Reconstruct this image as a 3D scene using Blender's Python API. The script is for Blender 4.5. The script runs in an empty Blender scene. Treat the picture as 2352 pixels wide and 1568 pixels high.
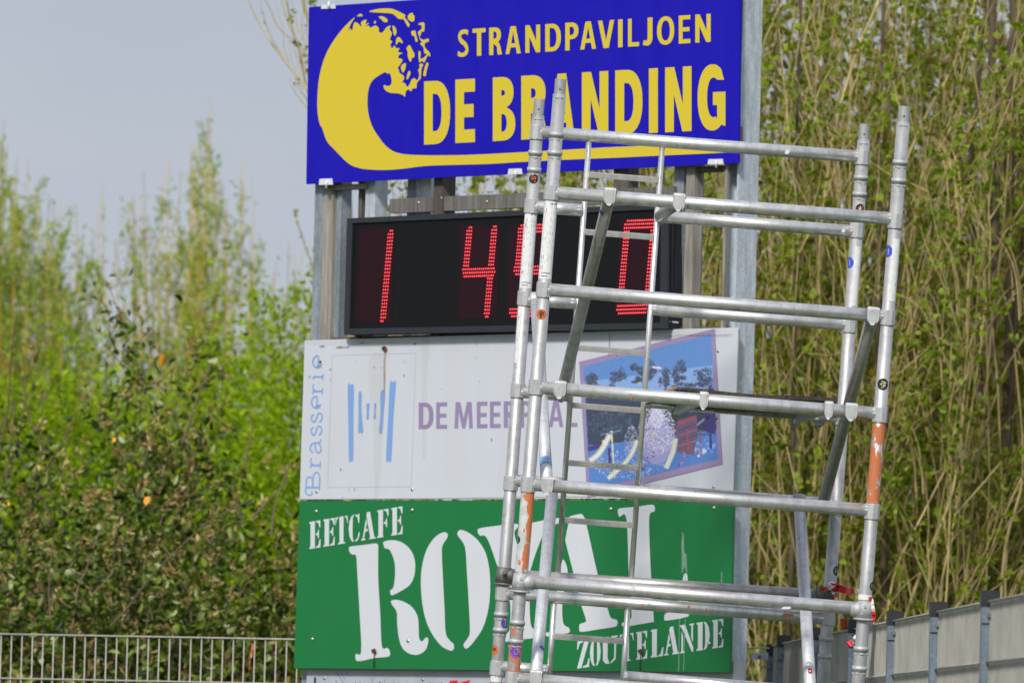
import bpy, math, random
import numpy as np
from mathutils import Vector, Matrix
from mathutils.geometry import tessellate_polygon
R_ = math.radians
random.seed(11); rng = np.random.default_rng(11)
scene = bpy.context.scene
COL = scene.collection

# ------------------------------------------------------------------ camera
F = 19600.0                       # focal length in the working pixels of a 2352 x 1568 picture (a 300 mm lens)
CX, CY = 1176.0, 784.0
EYE = Vector((0, 0, 1.6))
_p, _r = R_(2.95), R_(1.5)
_up0 = Vector((0, -math.sin(_p), math.cos(_p)))
FWD = Vector((0, math.cos(_p), math.sin(_p)))
RIGHT = Vector((1, 0, 0)) * math.cos(_r) + _up0 * math.sin(_r)
UP = _up0 * math.cos(_r) - Vector((1, 0, 0)) * math.sin(_r)
cam_d = bpy.data.cameras.new('camera'); cam = bpy.data.objects.new('camera', cam_d); COL.objects.link(cam)
_m = Matrix((RIGHT, UP, -FWD)).transposed().to_4x4(); _m.translation = EYE
cam.matrix_world = _m
cam_d.sensor_width = 36; cam_d.lens = F / 2352 * 36
cam_d.clip_start = 1; cam_d.clip_end = 6000
cam_d.dof.use_dof = True; cam_d.dof.focus_distance = 32.9; cam_d.dof.aperture_fstop = 6.3
scene.camera = cam

# ------------------------------------------------------------------ sky, sun, exposure
SUN_EL, SUN_AZ = R_(40), R_(-163)      # azimuth measured from +Y towards +X: behind the camera, to its left
w = bpy.data.worlds.new('World'); scene.world = w; w.use_nodes = True
nt = w.node_tree; nt.nodes.clear()
def wn(t, **k):
    n = nt.nodes.new(t)
    for a, b in k.items(): setattr(n, a, b)
    return n
sky = wn('ShaderNodeTexSky', sky_type='NISHITA', sun_disc=False, sun_elevation=SUN_EL, sun_rotation=SUN_AZ, air_density=1.2, dust_density=2.0)
skym = wn('ShaderNodeMix', data_type='RGBA', blend_type='MULTIPLY'); skym.inputs[0].default_value = 1
nt.links.new(sky.outputs[0], skym.inputs[6]); skym.inputs[7].default_value = (.1, .1, .1, 1)
tc = wn('ShaderNodeTexCoord'); mp = wn('ShaderNodeMapping'); mp.inputs['Scale'].default_value = (2.0, 2.0, 5.0)
nz = wn('ShaderNodeTexNoise'); nz.inputs['Scale'].default_value = 2.2; nz.inputs['Detail'].default_value = 5
nt.links.new(tc.outputs['Generated'], mp.inputs[0]); nt.links.new(mp.outputs[0], nz.inputs[0])
ramp = wn('ShaderNodeValToRGB'); ramp.color_ramp.elements[0].position = .32; ramp.color_ramp.elements[1].position = .70
ramp.color_ramp.elements[0].color = (.415, .46, .565, 1); ramp.color_ramp.elements[1].color = (.60, .64, .73, 1)
nt.links.new(nz.outputs[0], ramp.inputs[0])
mixc = wn('ShaderNodeMix', data_type='RGBA'); mixc.inputs[0].default_value = .88      # a closed bright overcast over the clear sky
nt.links.new(skym.outputs[2], mixc.inputs[6]); nt.links.new(ramp.outputs[0], mixc.inputs[7])
scl = wn('ShaderNodeMix', data_type='RGBA', blend_type='MULTIPLY'); scl.inputs[0].default_value = 1
nt.links.new(mixc.outputs[2], scl.inputs[6]); scl.inputs[7].default_value = (10, 10, 10, 1)
bg = wn('ShaderNodeBackground'); bg.inputs[1].default_value = .1
out = wn('ShaderNodeOutputWorld'); nt.links.new(scl.outputs[2], bg.inputs[0]); nt.links.new(bg.outputs[0], out.inputs[0])
sd = bpy.data.lights.new('sun', 'SUN'); sd.energy = 3.4; sd.angle = R_(8); sd.color = (1, .95, .87)
sun = bpy.data.objects.new('sun', sd); COL.objects.link(sun)
_sd = Vector((math.sin(SUN_AZ) * math.cos(SUN_EL), math.cos(SUN_AZ) * math.cos(SUN_EL), math.sin(SUN_EL)))
sun.rotation_euler = _sd.to_track_quat('Z', 'Y').to_euler(); sun.location = (-20, -20, 30)
vs = scene.view_settings; vs.view_transform = 'Standard'; vs.look = 'None'; vs.exposure = 0; vs.gamma = 1; vs.use_curve_mapping = False

# ------------------------------------------------------------------ helpers
def P(x, y, d):
    """World point seen at working pixel (x, y) at depth d metres."""
    return EYE + RIGHT * ((x - CX) / F * d) + UP * (-(y - CY) / F * d) + FWD * d
def ground(x, y, d):
    q = P(x, y, d); return Vector((q.x, q.y, 0))
WM = {}
def setup(o, parent, M):
    WM[o] = M
    if parent is not None:
        o.parent = parent; o.matrix_basis = WM[parent].inverted() @ M
    else:
        o.matrix_basis = M
def tag(o, label=None, cat=None, group=None, kind=None):
    if label: o['label'] = label
    if cat: o['category'] = cat
    if group: o['group'] = group
    if kind: o['kind'] = kind
    return o
def thing(name, M, label, cat, group=None):
    if isinstance(M, Vector): M = Matrix.Translation(M)
    o = bpy.data.objects.new(name, None); COL.objects.link(o); o.empty_display_size = .1
    setup(o, None, M); return tag(o, label, cat, group)
def link_mesh(name, me, parent, M):
    o = bpy.data.objects.new(name, me); COL.objects.link(o); setup(o, parent, M); return o
def perp(a):
    a = a.normalized(); h = Vector((0, 0, 1)) if abs(a.z) < .9 else Vector((1, 0, 0))
    b = a.cross(h).normalized(); return b, a.cross(b).normalized()
class MB:
    def __init__(s): s.v = []; s.f = []; s.mi = []; s.sm = []
    def add(s, vs_, fs, mi=0, smooth=False):
        b = len(s.v); s.v.extend(vs_)
        for f in fs: s.f.append([i + b for i in f]); s.mi.append(mi); s.sm.append(smooth)
        return s
    def box(s, o, a, b, c, mi=0):
        """box from corner o along the vectors a, b, c"""
        v = [o, o + a, o + a + b, o + b, o + c, o + a + c, o + a + b + c, o + b + c]
        return s.add(v, [(0, 3, 2, 1), (4, 5, 6, 7), (0, 1, 5, 4), (1, 2, 6, 5), (2, 3, 7, 6), (3, 0, 4, 7)], mi)
    def tube(s, p0, p1, r0, r1=None, n=16, caps=True, mi=0, smooth=True, flute=0):
        if r1 is None: r1 = r0
        a = p1 - p0; u, w_ = perp(a); v = []
        for p, r in ((p0, r0), (p1, r1)):
            for i in range(n):
                t = 2 * math.pi * i / n; k = 1 - (flute if i % 2 else 0)
                v.append(p + (u * math.cos(t) + w_ * math.sin(t)) * r * k)
        s.add(v, [(i, (i + 1) % n, n + (i + 1) % n, n + i) for i in range(n)], mi, smooth)
        if caps:
            b = len(s.v) - 2 * n
            s.f.append([b + i for i in range(n)][::-1]); s.mi.append(mi); s.sm.append(False)
            s.f.append([b + n + i for i in range(n)]); s.mi.append(mi); s.sm.append(False)
        return s
    def path(s, pts, rad, n=4, mi=0, smooth=True):
        m = len(pts); v = []
        if m < 2: return s
        u, w_ = perp(pts[-1] - pts[0])
        for k, p in enumerate(pts):
            r = rad[k] if hasattr(rad, '__len__') else rad
            for i in range(n):
                t = 2 * math.pi * i / n
                v.append(p + (u * math.cos(t) + w_ * math.sin(t)) * r)
        fs = [(k * n + i, k * n + (i + 1) % n, (k + 1) * n + (i + 1) % n, (k + 1) * n + i) for k in range(m - 1) for i in range(n)]
        return s.add(v, fs, mi, smooth)
    def mesh(s, name, mats, M=Matrix.Identity(4)):
        Mi = M.inverted()
        me = bpy.data.meshes.new(name); me.from_pydata([Mi @ Vector(v) for v in s.v], [], s.f)
        for m in (mats if isinstance(mats, (list, tuple)) else [mats]): me.materials.append(m)
        me.polygons.foreach_set('material_index', s.mi); me.polygons.foreach_set('use_smooth', s.sm); me.update()
        return me
    def build(s, name, mats, parent=None, M=None):
        if M is None: M = WM[parent] if parent is not None else Matrix.Identity(4)
        return link_mesh(name, s.mesh(name, mats, M), parent, M)

# ------------------------------------------------------------------ materials
class Mat:
    def __init__(s, name):
        s.m = bpy.data.materials.new(name); s.m.use_nodes = True; s.t = s.m.node_tree
        s.b = s.t.nodes['Principled BSDF']; s.tc = s.t.nodes.new('ShaderNodeTexCoord')
    def n(s, t, **k):
        x = s.t.nodes.new(t)
        for a, b in k.items(): setattr(x, a, b)
        return x
    def l(s, a, b): s.t.links.new(a, b)
    def set(s, **k):
        for a, b in k.items(): s.b.inputs[a.replace('_', ' ')].default_value = b
    def noise(s, scale, detail=3, vec=None, stretch=None, rough=.55):
        x = s.n('ShaderNodeTexNoise'); x.inputs['Scale'].default_value = scale; x.inputs['Detail'].default_value = detail; x.inputs['Roughness'].default_value = rough
        src = vec or s.tc.outputs['Object']
        if stretch:
            mp_ = s.n('ShaderNodeMapping'); mp_.inputs['Scale'].default_value = stretch; s.l(src, mp_.inputs[0]); src = mp_.outputs[0]
        s.l(src, x.inputs['Vector']); return x.outputs[0]
    def ramp(s, src, stops):
        x = s.n('ShaderNodeValToRGB'); e = x.color_ramp.elements
        e[0].position, e[0].color = stops[0][0], (*stops[0][1], 1); e[1].position, e[1].color = stops[-1][0], (*stops[-1][1], 1)
        for p, c in stops[1:-1]: q = e.new(p); q.color = (*c, 1)
        s.l(src, x.inputs[0]); return x.outputs[0]
    def mix(s, fac, a, b, mode='MIX'):
        x = s.n('ShaderNodeMix', data_type='RGBA', blend_type=mode)
        for i, q in ((0, fac), (6, a), (7, b)):
            if isinstance(q, (int, float)): x.inputs[i].default_value = q
            elif isinstance(q, tuple): x.inputs[i].default_value = (*q, 1)
            else: s.l(q, x.inputs[i])
        return x.outputs[2]
    def math(s, op, a, b=0.):
        x = s.n('ShaderNodeMath', operation=op)
        for i, q in ((0, a), (1, b)):
            if isinstance(q, (int, float)): x.inputs[i].default_value = q
            else: s.l(q, x.inputs[i])
        return x.outputs[0]
    def col(s, c):
        if isinstance(c, tuple): s.b.inputs['Base Color'].default_value = (*c, 1)
        else: s.l(c, s.b.inputs['Base Color'])
    def bump(s, src, strength=.2, dist=.002):
        x = s.n('ShaderNodeBump'); x.inputs['Strength'].default_value = strength; x.inputs['Distance'].default_value = dist
        s.l(src, x.inputs['Height']); s.l(x.outputs[0], s.b.inputs['Normal'])
BW = lambda a: (a, a, a)
def m_alu(name, lo, hi, metal=.85, r0=.3, r1=.5, speck=.5):
    m = Mat(name)
    a = m.noise(9, 5, stretch=(3, 3, .8)); b = m.noise(70, 3)
    c = m.ramp(a, [(.3, lo), (.7, hi)])
    sp = m.ramp(b, [(.68, BW(0)), (.74, BW(speck))])
    c = m.mix(sp, c, (.09, .09, .1))
    gr = m.ramp(m.noise(34, 6, rough=.7), [(.50, BW(0)), (.72, BW(.45))]); c = m.mix(gr, c, tuple(x * .5 for x in lo))
    ws_ = m.ramp(m.noise(48, 4, stretch=(1, 1, 1.7)), [(.735, BW(0)), (.75, BW(.9))]); c = m.mix(ws_, c, (.85, .85, .84)); m.col(c); m.set(Metallic=metal)
    m.l(m.ramp(a, [(.3, BW(r1)), (.7, BW(r0))]), m.b.inputs['Roughness']); m.bump(m.noise(150, 3), .12, .0006)
    return m.m
def m_flat(name, c, rough=.45, metal=0., var=.08, scale=6, **k):
    m = Mat(name); n1 = m.noise(scale, 4)
    m.col(m.ramp(n1, [(.3, tuple(x * (1 - var) for x in c)), (.7, tuple(min(1, x * (1 + var)) for x in c))]))
    m.set(Roughness=rough, Metallic=metal, **k); return m.m
ALU = m_alu('aluminium_tube', (.62, .62, .62), (.92, .92, .92), .72, .28, .46)
ALU_OLD = m_alu('aluminium_dull', (.44, .43, .415), (.60, .59, .57), .7, .4, .55)
ALU_BLUE = m_alu('aluminium_anodised', (.60, .62, .66), (.80, .82, .86), .5, .36, .5, .2)
CAST = m_alu('cast_aluminium', (.46, .47, .48), (.62, .63, .645), .4, .55, .7, .35)
ALU_UP = m_alu('aluminium_upright', (.40, .405, .415), (.58, .585, .60), .5, .42, .6, .45)
CAST_DARK = m_alu('cast_dark', (.14, .14, .135), (.27, .265, .25), .6, .5, .7)
def m_galv(name, lo, hi, k=1.):
    m = Mat(name); v = m.n('ShaderNodeTexVoronoi'); v.inputs['Scale'].default_value = 38
    wv = m.noise(14, 4); ad = m.n('ShaderNodeVectorMath', operation='ADD'); m.l(m.tc.outputs['Object'], ad.inputs[0]); m.l(wv, ad.inputs[1]); m.l(ad.outputs[0], v.inputs['Vector'])
    sep = m.n('ShaderNodeSeparateColor'); m.l(v.outputs['Color'], sep.inputs[0])
    c = m.ramp(sep.outputs[0], [(0, lo), (.75, tuple((a + b) / 2 for a, b in zip(lo, hi))), (1, hi)])
    st = m.ramp(m.noise(5, 4, stretch=(6, 6, 1)), [(.35, BW(.78)), (.65, BW(1.08))])
    m.col(m.mix(1., c, st, 'MULTIPLY')); m.set(Roughness=.55, Metallic=.25); m.bump(wv, .08, .001); return m.m
GALV = m_galv('galvanised_steel', (.50, .56, .63), (.72, .77, .82))
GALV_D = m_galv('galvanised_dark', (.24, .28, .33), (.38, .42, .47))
GALV_POST = m_galv('galvanised_post_blue', (.14, .18, .23), (.24, .29, .35))
def m_wood(name, lo, hi):
    m = Mat(name); n1 = m.noise(7, 6, stretch=(9, 9, .7), rough=.65); n2 = m.noise(2.3, 3)
    c = m.ramp(n1, [(.3, lo), (.68, hi)]); m.col(m.mix(m.ramp(n2, [(.4, BW(0)), (.75, BW(.6))]), c, tuple(x * .55 for x in lo))); m.set(Roughness=.85); m.bump(n1, .5, .002); return m.m
WOOD = m_wood('weathered_timber', (.20, .185, .16), (.40, .38, .34))
WOOD_G = m_wood('grey_timber', (.10, .095, .09), (.25, .235, .22))
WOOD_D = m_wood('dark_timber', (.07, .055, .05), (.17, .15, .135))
PLY = m_wood('splintered_plywood', (.018, .016, .014), (.085, .065, .05))
BLACK = m_flat('black_plastic', (.018, .019, .023), .5)
BLACK_PANEL = m_flat('black_screen_panel', (.004, .0045, .006), .6, Specular_IOR_Level=.25)
WHITE = m_flat('white_plastic', (.72, .74, .76), .4)
LABEL = m_flat('white_label', (.82, .83, .84), .45, var=.1, scale=60)
SCREW = m_flat('screw_metal', (.55, .50, .38), .35, .8)
RUST = m_flat('rust', (.10, .035, .018), .9, var=.4, scale=90)
RED = m_flat('red_print', (.55, .02, .035), .5)
ORANGE_P = m_flat('orange_print', (.65, .15, .03), .5)
INK = m_flat('black_print', (.02, .02, .022), .5)
GREYINK = m_flat('grey_print', (.30, .31, .33), .6)
PURPLE = m_flat('purple_print', (.13, .06, .48), .4)
BLUE_S = m_flat('blue_print', (.05, .10, .62), .4)
CYAN = m_flat('light_blue_band', (.22, .48, .85), .4)
CREAM = m_flat('cream_print', (.80, .76, .45), .5)
TEAL = m_flat('teal_print', (.15, .45, .42), .5)
BRICK = m_flat('brown_red_print', (.40, .11, .06), .5)
def m_sign(name, c, rough=.35, dirt=.12, grime=(.25, .25, .2), spec=.5):
    m = Mat(name)
    n1 = m.noise(3, 5, stretch=(3, 1, .6)); n2 = m.noise(60, 3, stretch=(1, 1, .3))
    k = m.mix(m.ramp(n1, [(.4, BW(0)), (.8, BW(dirt))]), c, grime)
    k = m.mix(m.ramp(n2, [(.70, BW(0)), (.76, BW(dirt * 1.6))]), k, tuple(x * .4 for x in grime))
    m.col(k); m.set(Roughness=rough, Specular_IOR_Level=spec); return m.m
S_BLUE = m_sign('sign_blue', (.009, .004, .43), .5, .02, spec=.2)
S_YELLOW = m_sign('sign_yellow', (.70, .545, .026), .45, .05)
S_GREEN = m_sign('sign_green', (.008, .18, .047), .4, .05, (.05, .16, .09), .4)
S_WHITE = m_sign('sign_white', (.61, .64, .715), .4, .12, (.42, .40, .33))
S_LETTER = m_sign('sign_white_letters', (.66, .685, .745), .4, .06)
S_LOW = m_sign('sign_dull_white', (.48, .50, .58), .4, .3, (.2, .2, .2))
S_MAUVE = m_sign('sign_mauve', (.30, .235, .42), .45, .1, (.5, .45, .5))
S_LBLUE = m_sign('sign_light_blue', (.20, .37, .74), .45, .08)
# ------------------------------------------------------------------ traced outlines
def smooth_closed(pts, sub=4):
    n = len(pts); o = []
    for i in range(n):
        p0, p1, p2, p3 = pts[i - 1], pts[i], pts[(i + 1) % n], pts[(i + 2) % n]
        for k in range(sub):
            t = k / sub
            o.append(tuple(.5 * (2 * p1[j] + (p2[j] - p0[j]) * t + (2 * p0[j] - 5 * p1[j] + 4 * p2[j] - p3[j]) * t * t + (3 * p1[j] - p0[j] - 3 * p2[j] + p3[j]) * t ** 3) for j in (0, 1)))
    return o
def smooth_open(pts, sub=5):
    q = [tuple(2 * a - b for a, b in zip(pts[0], pts[1]))] + list(pts) + [tuple(2 * a - b for a, b in zip(pts[-1], pts[-2]))]
    o = []
    for i in range(1, len(q) - 2):
        for k in range(sub):
            t = k / sub
            o.append(tuple(.5 * (2 * q[i][j] + (q[i + 1][j] - q[i - 1][j]) * t + (2 * q[i - 1][j] - 5 * q[i][j] + 4 * q[i + 1][j] - q[i + 2][j]) * t * t + (3 * q[i][j] - q[i - 1][j] - 3 * q[i + 1][j] + q[i + 2][j]) * t ** 3) for j in range(len(pts[0]))))
    o.append(tuple(pts[-1])); return o
def ribbon(pts, wd):
    L, Rr = [], []
    for i, p in enumerate(pts):
        a = pts[max(0, i - 1)]; b = pts[min(len(pts) - 1, i + 1)]
        dx, dy = b[0] - a[0], b[1] - a[1]; l = math.hypot(dx, dy) or 1
        k = (wd[i] if hasattr(wd, '__len__') else wd) / 2
        L.append((p[0] - dy / l * k, p[1] + dx / l * k)); Rr.append((p[0] + dy / l * k, p[1] - dx / l * k))
    return L + Rr[::-1]
# bold condensed capitals in a unit box: x right, y down; s = stem width, b = bar height; every entry is [outer, hole, ...]
def arc(cx, cy, rx, ry, a0, a1, n=12, e=2.0):
    o = []
    for i in range(n + 1):
        t = R_(a0 + (a1 - a0) * i / n); c, q = math.cos(t), math.sin(t)
        o.append((cx + rx * math.copysign(abs(c) ** (2 / e), c), cy + ry * math.copysign(abs(q) ** (2 / e), q)))
    return o
def glyph(ch, s=.34, b=.19):
    q = lambda x0, y0, x1, y1: [[(x0, y0), (x1, y0), (x1, y1), (x0, y1)]]
    if ch == 'E': return [[[(0, 0), (1, 0), (1, b), (s, b), (s, .5 - b / 2), (.93, .5 - b / 2), (.93, .5 + b / 2), (s, .5 + b / 2), (s, 1 - b), (1, 1 - b), (1, 1), (0, 1)]]]
    if ch == 'F': return [[[(0, 0), (1, 0), (1, b), (s, b), (s, .5 - b / 2), (.93, .5 - b / 2), (.93, .5 + b / 2), (s, .5 + b / 2), (s, 1), (0, 1)]]]
    if ch == 'L': return [[[(0, 0), (s, 0), (s, 1 - b), (1, 1 - b), (1, 1), (0, 1)]]]
    if ch == 'T': return [[[(0, 0), (1, 0), (1, b), (.5 + s / 2, b), (.5 + s / 2, 1), (.5 - s / 2, 1), (.5 - s / 2, b), (0, b)]]]
    if ch == 'I': return [q(0, 0, 1, 1)]
    if ch == 'H': return [[[(0, 0), (s, 0), (s, .5 - b / 2), (1 - s, .5 - b / 2), (1 - s, 0), (1, 0), (1, 1), (1 - s, 1), (1 - s, .5 + b / 2), (s, .5 + b / 2), (s, 1), (0, 1)]]]
    if ch == 'N': return [[[(0, 0), (s * 1.05, 0), (1 - s, .58), (1 - s, 0), (1, 0), (1, 1), (1 - s * 1.05, 1), (s, .42), (s, 1), (0, 1)]]]
    if ch == 'M': return [[[(.07, 0), (.32, 0), (.5, .62), (.68, 0), (.93, 0), (1, 1), (1 - s, 1), (.76, .38), (.58, 1), (.42, 1), (.24, .38), (s, 1), (0, 1)]]]
    if ch == 'A': return [[[(0, 1), (.33, 0), (.67, 0), (1, 1), (1 - s * .95, 1), (.675, .77), (.325, .77), (s * .95, 1)], [(.37, .62), (.63, .62), (.5, .2)]]]
    if ch == 'V': return [[[(0, 0), (s * .98, 0), (.5, .72), (1 - s * .98, 0), (1, 0), (.66, 1), (.34, 1)]]]
    if ch == 'W': return [[[(0, 0), (.2, 0), (.3, .65), (.42, .1), (.58, .1), (.7, .65), (.8, 0), (1, 0), (.8, 1), (.62, 1), (.5, .45), (.38, 1), (.2, 1)]]]
    if ch == 'Y': return [[[(0, 0), (s, 0), (.5, .4), (1 - s, 0), (1, 0), (.5 + s / 2, .62), (.5 + s / 2, 1), (.5 - s / 2, 1), (.5 - s / 2, .62)]]]
    if ch == 'O': return [[arc(.5, .5, .5, .51, 0, 359, 32, 2.2), arc(.5, .5, .5 - s, .51 - b, 0, 359, 28, 2.2)]]
    if ch == 'D': return [[[(0, 0)] + arc(.42, .5, .58, .5, -90, 90, 18, 2.3) + [(0, 1)], [(s, b)] + arc(.42, .5, .58 - s, .5 - b, -90, 90, 14, 2.3) + [(s, 1 - b)]]]
    if ch == 'P': return [[[(0, 0)] + arc(.45, .30, .55, .30, -90, 90, 14, 2.3) + [(s, .60), (s, 1), (0, 1)], [(s, b)] + arc(.45, .30, .55 - s, .30 - b, -90, 90, 12, 2.3) + [(s, .60 - b)]]]
    if ch == 'R': return [[[(0, 0)] + arc(.42, .28, .50, .28, -90, 60, 14, 2.3) + [(.80, .60), (.88, .72), (1, 1), (1 - s * 1.05, 1), (.60, .70), (s, .585), (s, 1), (0, 1)], [(s, b)] + arc(.42, .28, .50 - s, .28 - b, -90, 90, 12, 2.3) + [(s, .56 - b)]]]
    if ch == 'B': return [[[(0, 0)] + arc(.40, .245, .52, .245, -90, 70, 12, 2.3) + arc(.42, .74, .58, .26, -62, 90, 12, 2.3) + [(0, 1)], [(s, b)] + arc(.40, .25, .52 - s, .25 - b, -90, 90, 10, 2.3) + [(s, .50 - b)], [(s, .58)] + arc(.42, .72, .58 - s, .14, -90, 90, 10, 2.3) + [(s, .86)]]]
    if ch == 'J': return [[[(1, 0), (1, .72)] + arc(.45, .72, .55, .28, 0, 90, 8)[1:] + [(0, .97), (.08, .80), (.30, .82)] + arc(.38, .68, .62 - s * 1.2, .14, 80, 0, 6) + [(1 - s * 1.2, 0)]]]
    if ch == 'G': return [[arc(.53, .5, .53, .51, -55, -305, 26, 2.2) + [(1, .95), (1, .42), (.55, .42), (.55, .62), (.70, .62), (.70, .83)] + arc(.57, .5, .57 - s, .51 - b, 75, 300, 22, 2.2)[0:] + [(.95, .24)]]]
    if ch == 'C': return [[arc(.53, .5, .53, .51, -50, -310, 26, 2.2) + [(.93, .76)] + arc(.57, .5, .57 - s, .51 - b, 60, 300, 22, 2.2) + [(.93, .25)]]]
    if ch == 'S':
        c = smooth_open([(.90, .13), (.62, .075), (.30, .13), (.20, .27), (.34, .41), (.60, .52), (.80, .66), (.78, .83), (.52, .925), (.26, .915), (.06, .86)], 4)
        wds = [b * .95 + (s * .95 - b) * max(0, 1 - abs(abs(p[1] - .5) - .24) / .2) * .75 + (.0 if abs(p[1] - .5) > .12 else .05) for p in c]
        return [[ribbon(c, wds)]]
    if ch == 'U': return [[[(0, 0), (s, 0), (s, .7)] + arc(.5, .7, .5 - s, .3 - b, 180, 0, 10)[1:-1] + [(1 - s, .7), (1 - s, 0), (1, 0), (1, .7)] + arc(.5, .7, .5, .3, 0, 180, 14)[1:]]]
    if ch == 'K': return [[[(0, 0), (s, 0), (s, .4), (.7, 0), (1, 0), (.55, .48), (1, 1), (.7, 1), (s, .6), (s, 1), (0, 1)]]]
    return [q(0, 0, 1, 1)]
# stencil capitals: separate pieces with slab serifs
def stencil(ch):
    st = lambda x0, x1, y0=0., y1=1.: [(x0 - .10, y0), (x1 + .03, y0), (x1 + .01, y0 + .06), (x1, y1 - .06), (x1 + .06, y1), (x0 - .10, y1), (x0 - .10, y1 - .05), (x0, y1 - .08), (x0, y0 + .08), (x0 - .10, y0 + .05)]
    if ch in 'EF':
        a = [[st(.12, .50)], [[(.60, 0), (.98, 0), (.98, .26), (.90, .26), (.80, .08), (.60, .05)]], [[(.58, .47), (.72, .45), (.80, .33), (.86, .33), (.86, .66), (.80, .66), (.72, .54), (.58, .52)]]]
        if ch == 'E': a.append([[(.60, .95), (.80, .92), (.92, .70), (1, .70), (.98, 1), (.60, 1)]])
        return a
    if ch == 'T': return [[[(.33, 0), (.67, 0), (.66, .94), (.80, .96), (.80, 1), (.20, 1), (.20, .96), (.34, .94)]], [[(.02, 0), (.27, 0), (.10, .10), (.02, .28), (-.02, .28)]], [[(.98, 0), (.73, 0), (.90, .10), (.98, .28), (1.02, .28)]]]
    if ch == 'L': return [[st(.16, .52)], [[(.62, .95), (.80, .92), (.94, .68), (1.02, .68), (1, 1), (.62, 1)]]]
    if ch == 'A': return [[[(.40, .0), (.62, 0), (.92, .94), (1.02, .96), (1.02, 1), (.55, 1), (.55, .96), (.63, .93), (.36, .12)]], [[(.33, .22), (.40, .40), (.32, .60), (.44, .60), (.47, .68), (.28, .70), (.2, .93), (.30, .96), (.30, 1), (0, 1), (0, .96), (.10, .93)]]]
    if ch in 'OCD':
        Lh = [(.44, 0), (.44, .05), (.36, .12), (.34, .3), (.34, .7), (.36, .88), (.44, .95), (.44, 1), (.26, .96), (.08, .78), (0, .5), (.08, .22), (.26, .04)]
        Rh = [(1 - x, y) for x, y in Lh][::-1]
        if ch == 'O': return [[Lh], [Rh]]
        if ch == 'C': return [[Lh], [[(.56, 0), (.80, .05), (.84, 0), (.92, 0), (.92, .34), (.84, .34), (.74, .12), (.56, .05)]], [[(.56, 1), (.56, .95), (.76, .88), (.88, .66), (.95, .68), (.90, .85), (.78, .97)]]]
        return [[st(.12, .46)], [Rh]]
    if ch == 'U': return [[[(0, 0), (.44, 0), (.44, .04), (.36, .07), (.36, .8), (.46, .94), (.46, 1), (.24, .97), (.08, .85), (.06, .07), (0, .04)]], [[(.58, 0), (1, 0), (1, .04), (.90, .07), (.86, .85), (.56, 1), (.56, .94), (.76, .8), (.78, .07), (.58, .04)]]]
    if ch == 'Z': return [[[(.60, 0), (.98, 0), (.34, 1), (0, 1)]], [[(.04, 0), (.50, 0), (.50, .05), (.2, .1), (.08, .3), (0, .3)]], [[(.46, 1), (.46, .95), (.8, .9), (.92, .68), (1, .68), (.96, 1)]]]
    if ch == 'N': return [[[(0, 0), (.36, 0), (.94, .86), (.94, 1), (.84, 1), (.14, .12), (0, .04)]], [[(.10, .22), (.22, .40), (.22, .93), (.34, .96), (.34, 1), (0, 1), (0, .96), (.10, .93)]], [[(.66, 0), (1, 0), (1, .04), (.92, .07), (.92, .68), (.80, .50), (.80, .07), (.66, .04)]]]
    return glyph(ch)
# ------------------------------------------------------------------ ground
g = MB(); n = 40; ext = 1500
gm = Mat('grass_ground'); gm.col(gm.ramp(gm.noise(.8, 6), [(.35, (.035, .06, .012)), (.7, (.07, .095, .025))])); gm.set(Roughness=.95); gm.bump(gm.noise(20, 4), .6, .03)
g.add([Vector((-ext, -ext, 0)), Vector((ext, -ext, 0)), Vector((ext, ext, 0)), Vector((-ext, ext, 0))], [(0, 1, 2, 3)])
tag(g.build('ground', gm.m), kind='structure')

# ------------------------------------------------------------------ the plane of the sign frame
_a, _b = P(690, 1500, 37.2), P(1688, 1500, 35.3)
SU = Vector((_b.x - _a.x, _b.y - _a.y, 0)).normalized()
SN = Vector((SU.y, -SU.x, 0)); 
if SN.dot(EYE - _a) < 0: SN = -SN
SO = Vector((_a.x, _a.y, 0)); ZV = Vector((0, 0, 1))
MS = Matrix((SU, -SN, ZV)).transposed().to_4x4(); MS.translation = SO
def S(x, y, off=0.):
    d = P(x, y, 1) - EYE; o = SO + SN * off
    return EYE + d * ((o - EYE).dot(SN) / d.dot(SN))
def SUV(x, y, off=0.):
    q = S(x, y, off) - SO; return q.dot(SU), q.z
def SP(u, v, off=0.): return SO + SU * u + ZV * v + SN * off
def frame_at(p):
    m = MS.copy(); m.translation = p; return m
def quad_board(mb, c, off, th, mi=0):
    """board whose front shows the pixel corners c (TL, TR, BR, BL); th metres thick"""
    f = [S(x, y, off) for x, y in c]; bk = [p - SN * th for p in f]
    return mb.add(f + bk, [(0, 3, 2, 1), (4, 5, 6, 7), (0, 1, 5, 4), (1, 2, 6, 5), (2, 3, 7, 6), (3, 0, 4, 7)], mi)
def flat(mb, contours, off, mi=0):
    """one printed patch: [outer, hole, ...] in pixels, triangulated on the sign plane"""
    cs = [[Vector((x, y, 0)) for x, y in c] for c in contours]
    tr = tessellate_polygon(cs); pts = [p for c in contours for p in c]
    vs_ = [S(x, y, off) for x, y in pts]; out_ = []
    for t in tr:
        a, b_, c = (vs_[i] for i in t)
        out_.append(t if (b_ - a).cross(c - a).dot(SN) > 0 else tuple(t)[::-1])
    return mb.add(vs_, out_, mi)
def Z1(p): return (677.6 + p[0] * .27834, p[1] * .27834)                 # zoom frames used while tracing
def Z3(p): return (689.06 + p[0] * .27834, 367.5 + p[1] * .27834)
def ZW(p): return (677.6 + p[0] * .27834, 746.5 + p[1] * .27834)
def ZP(p): return (1194.4 + p[0] * .27834, 746.5 + p[1] * .27834)
def ZG(p): return (666.1 + p[0] * .27834, 1131.8 + p[1] * .27834)
def ZH(p): return (1091.0 + p[0] * .27834, 1131.8 + p[1] * .27834)
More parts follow.
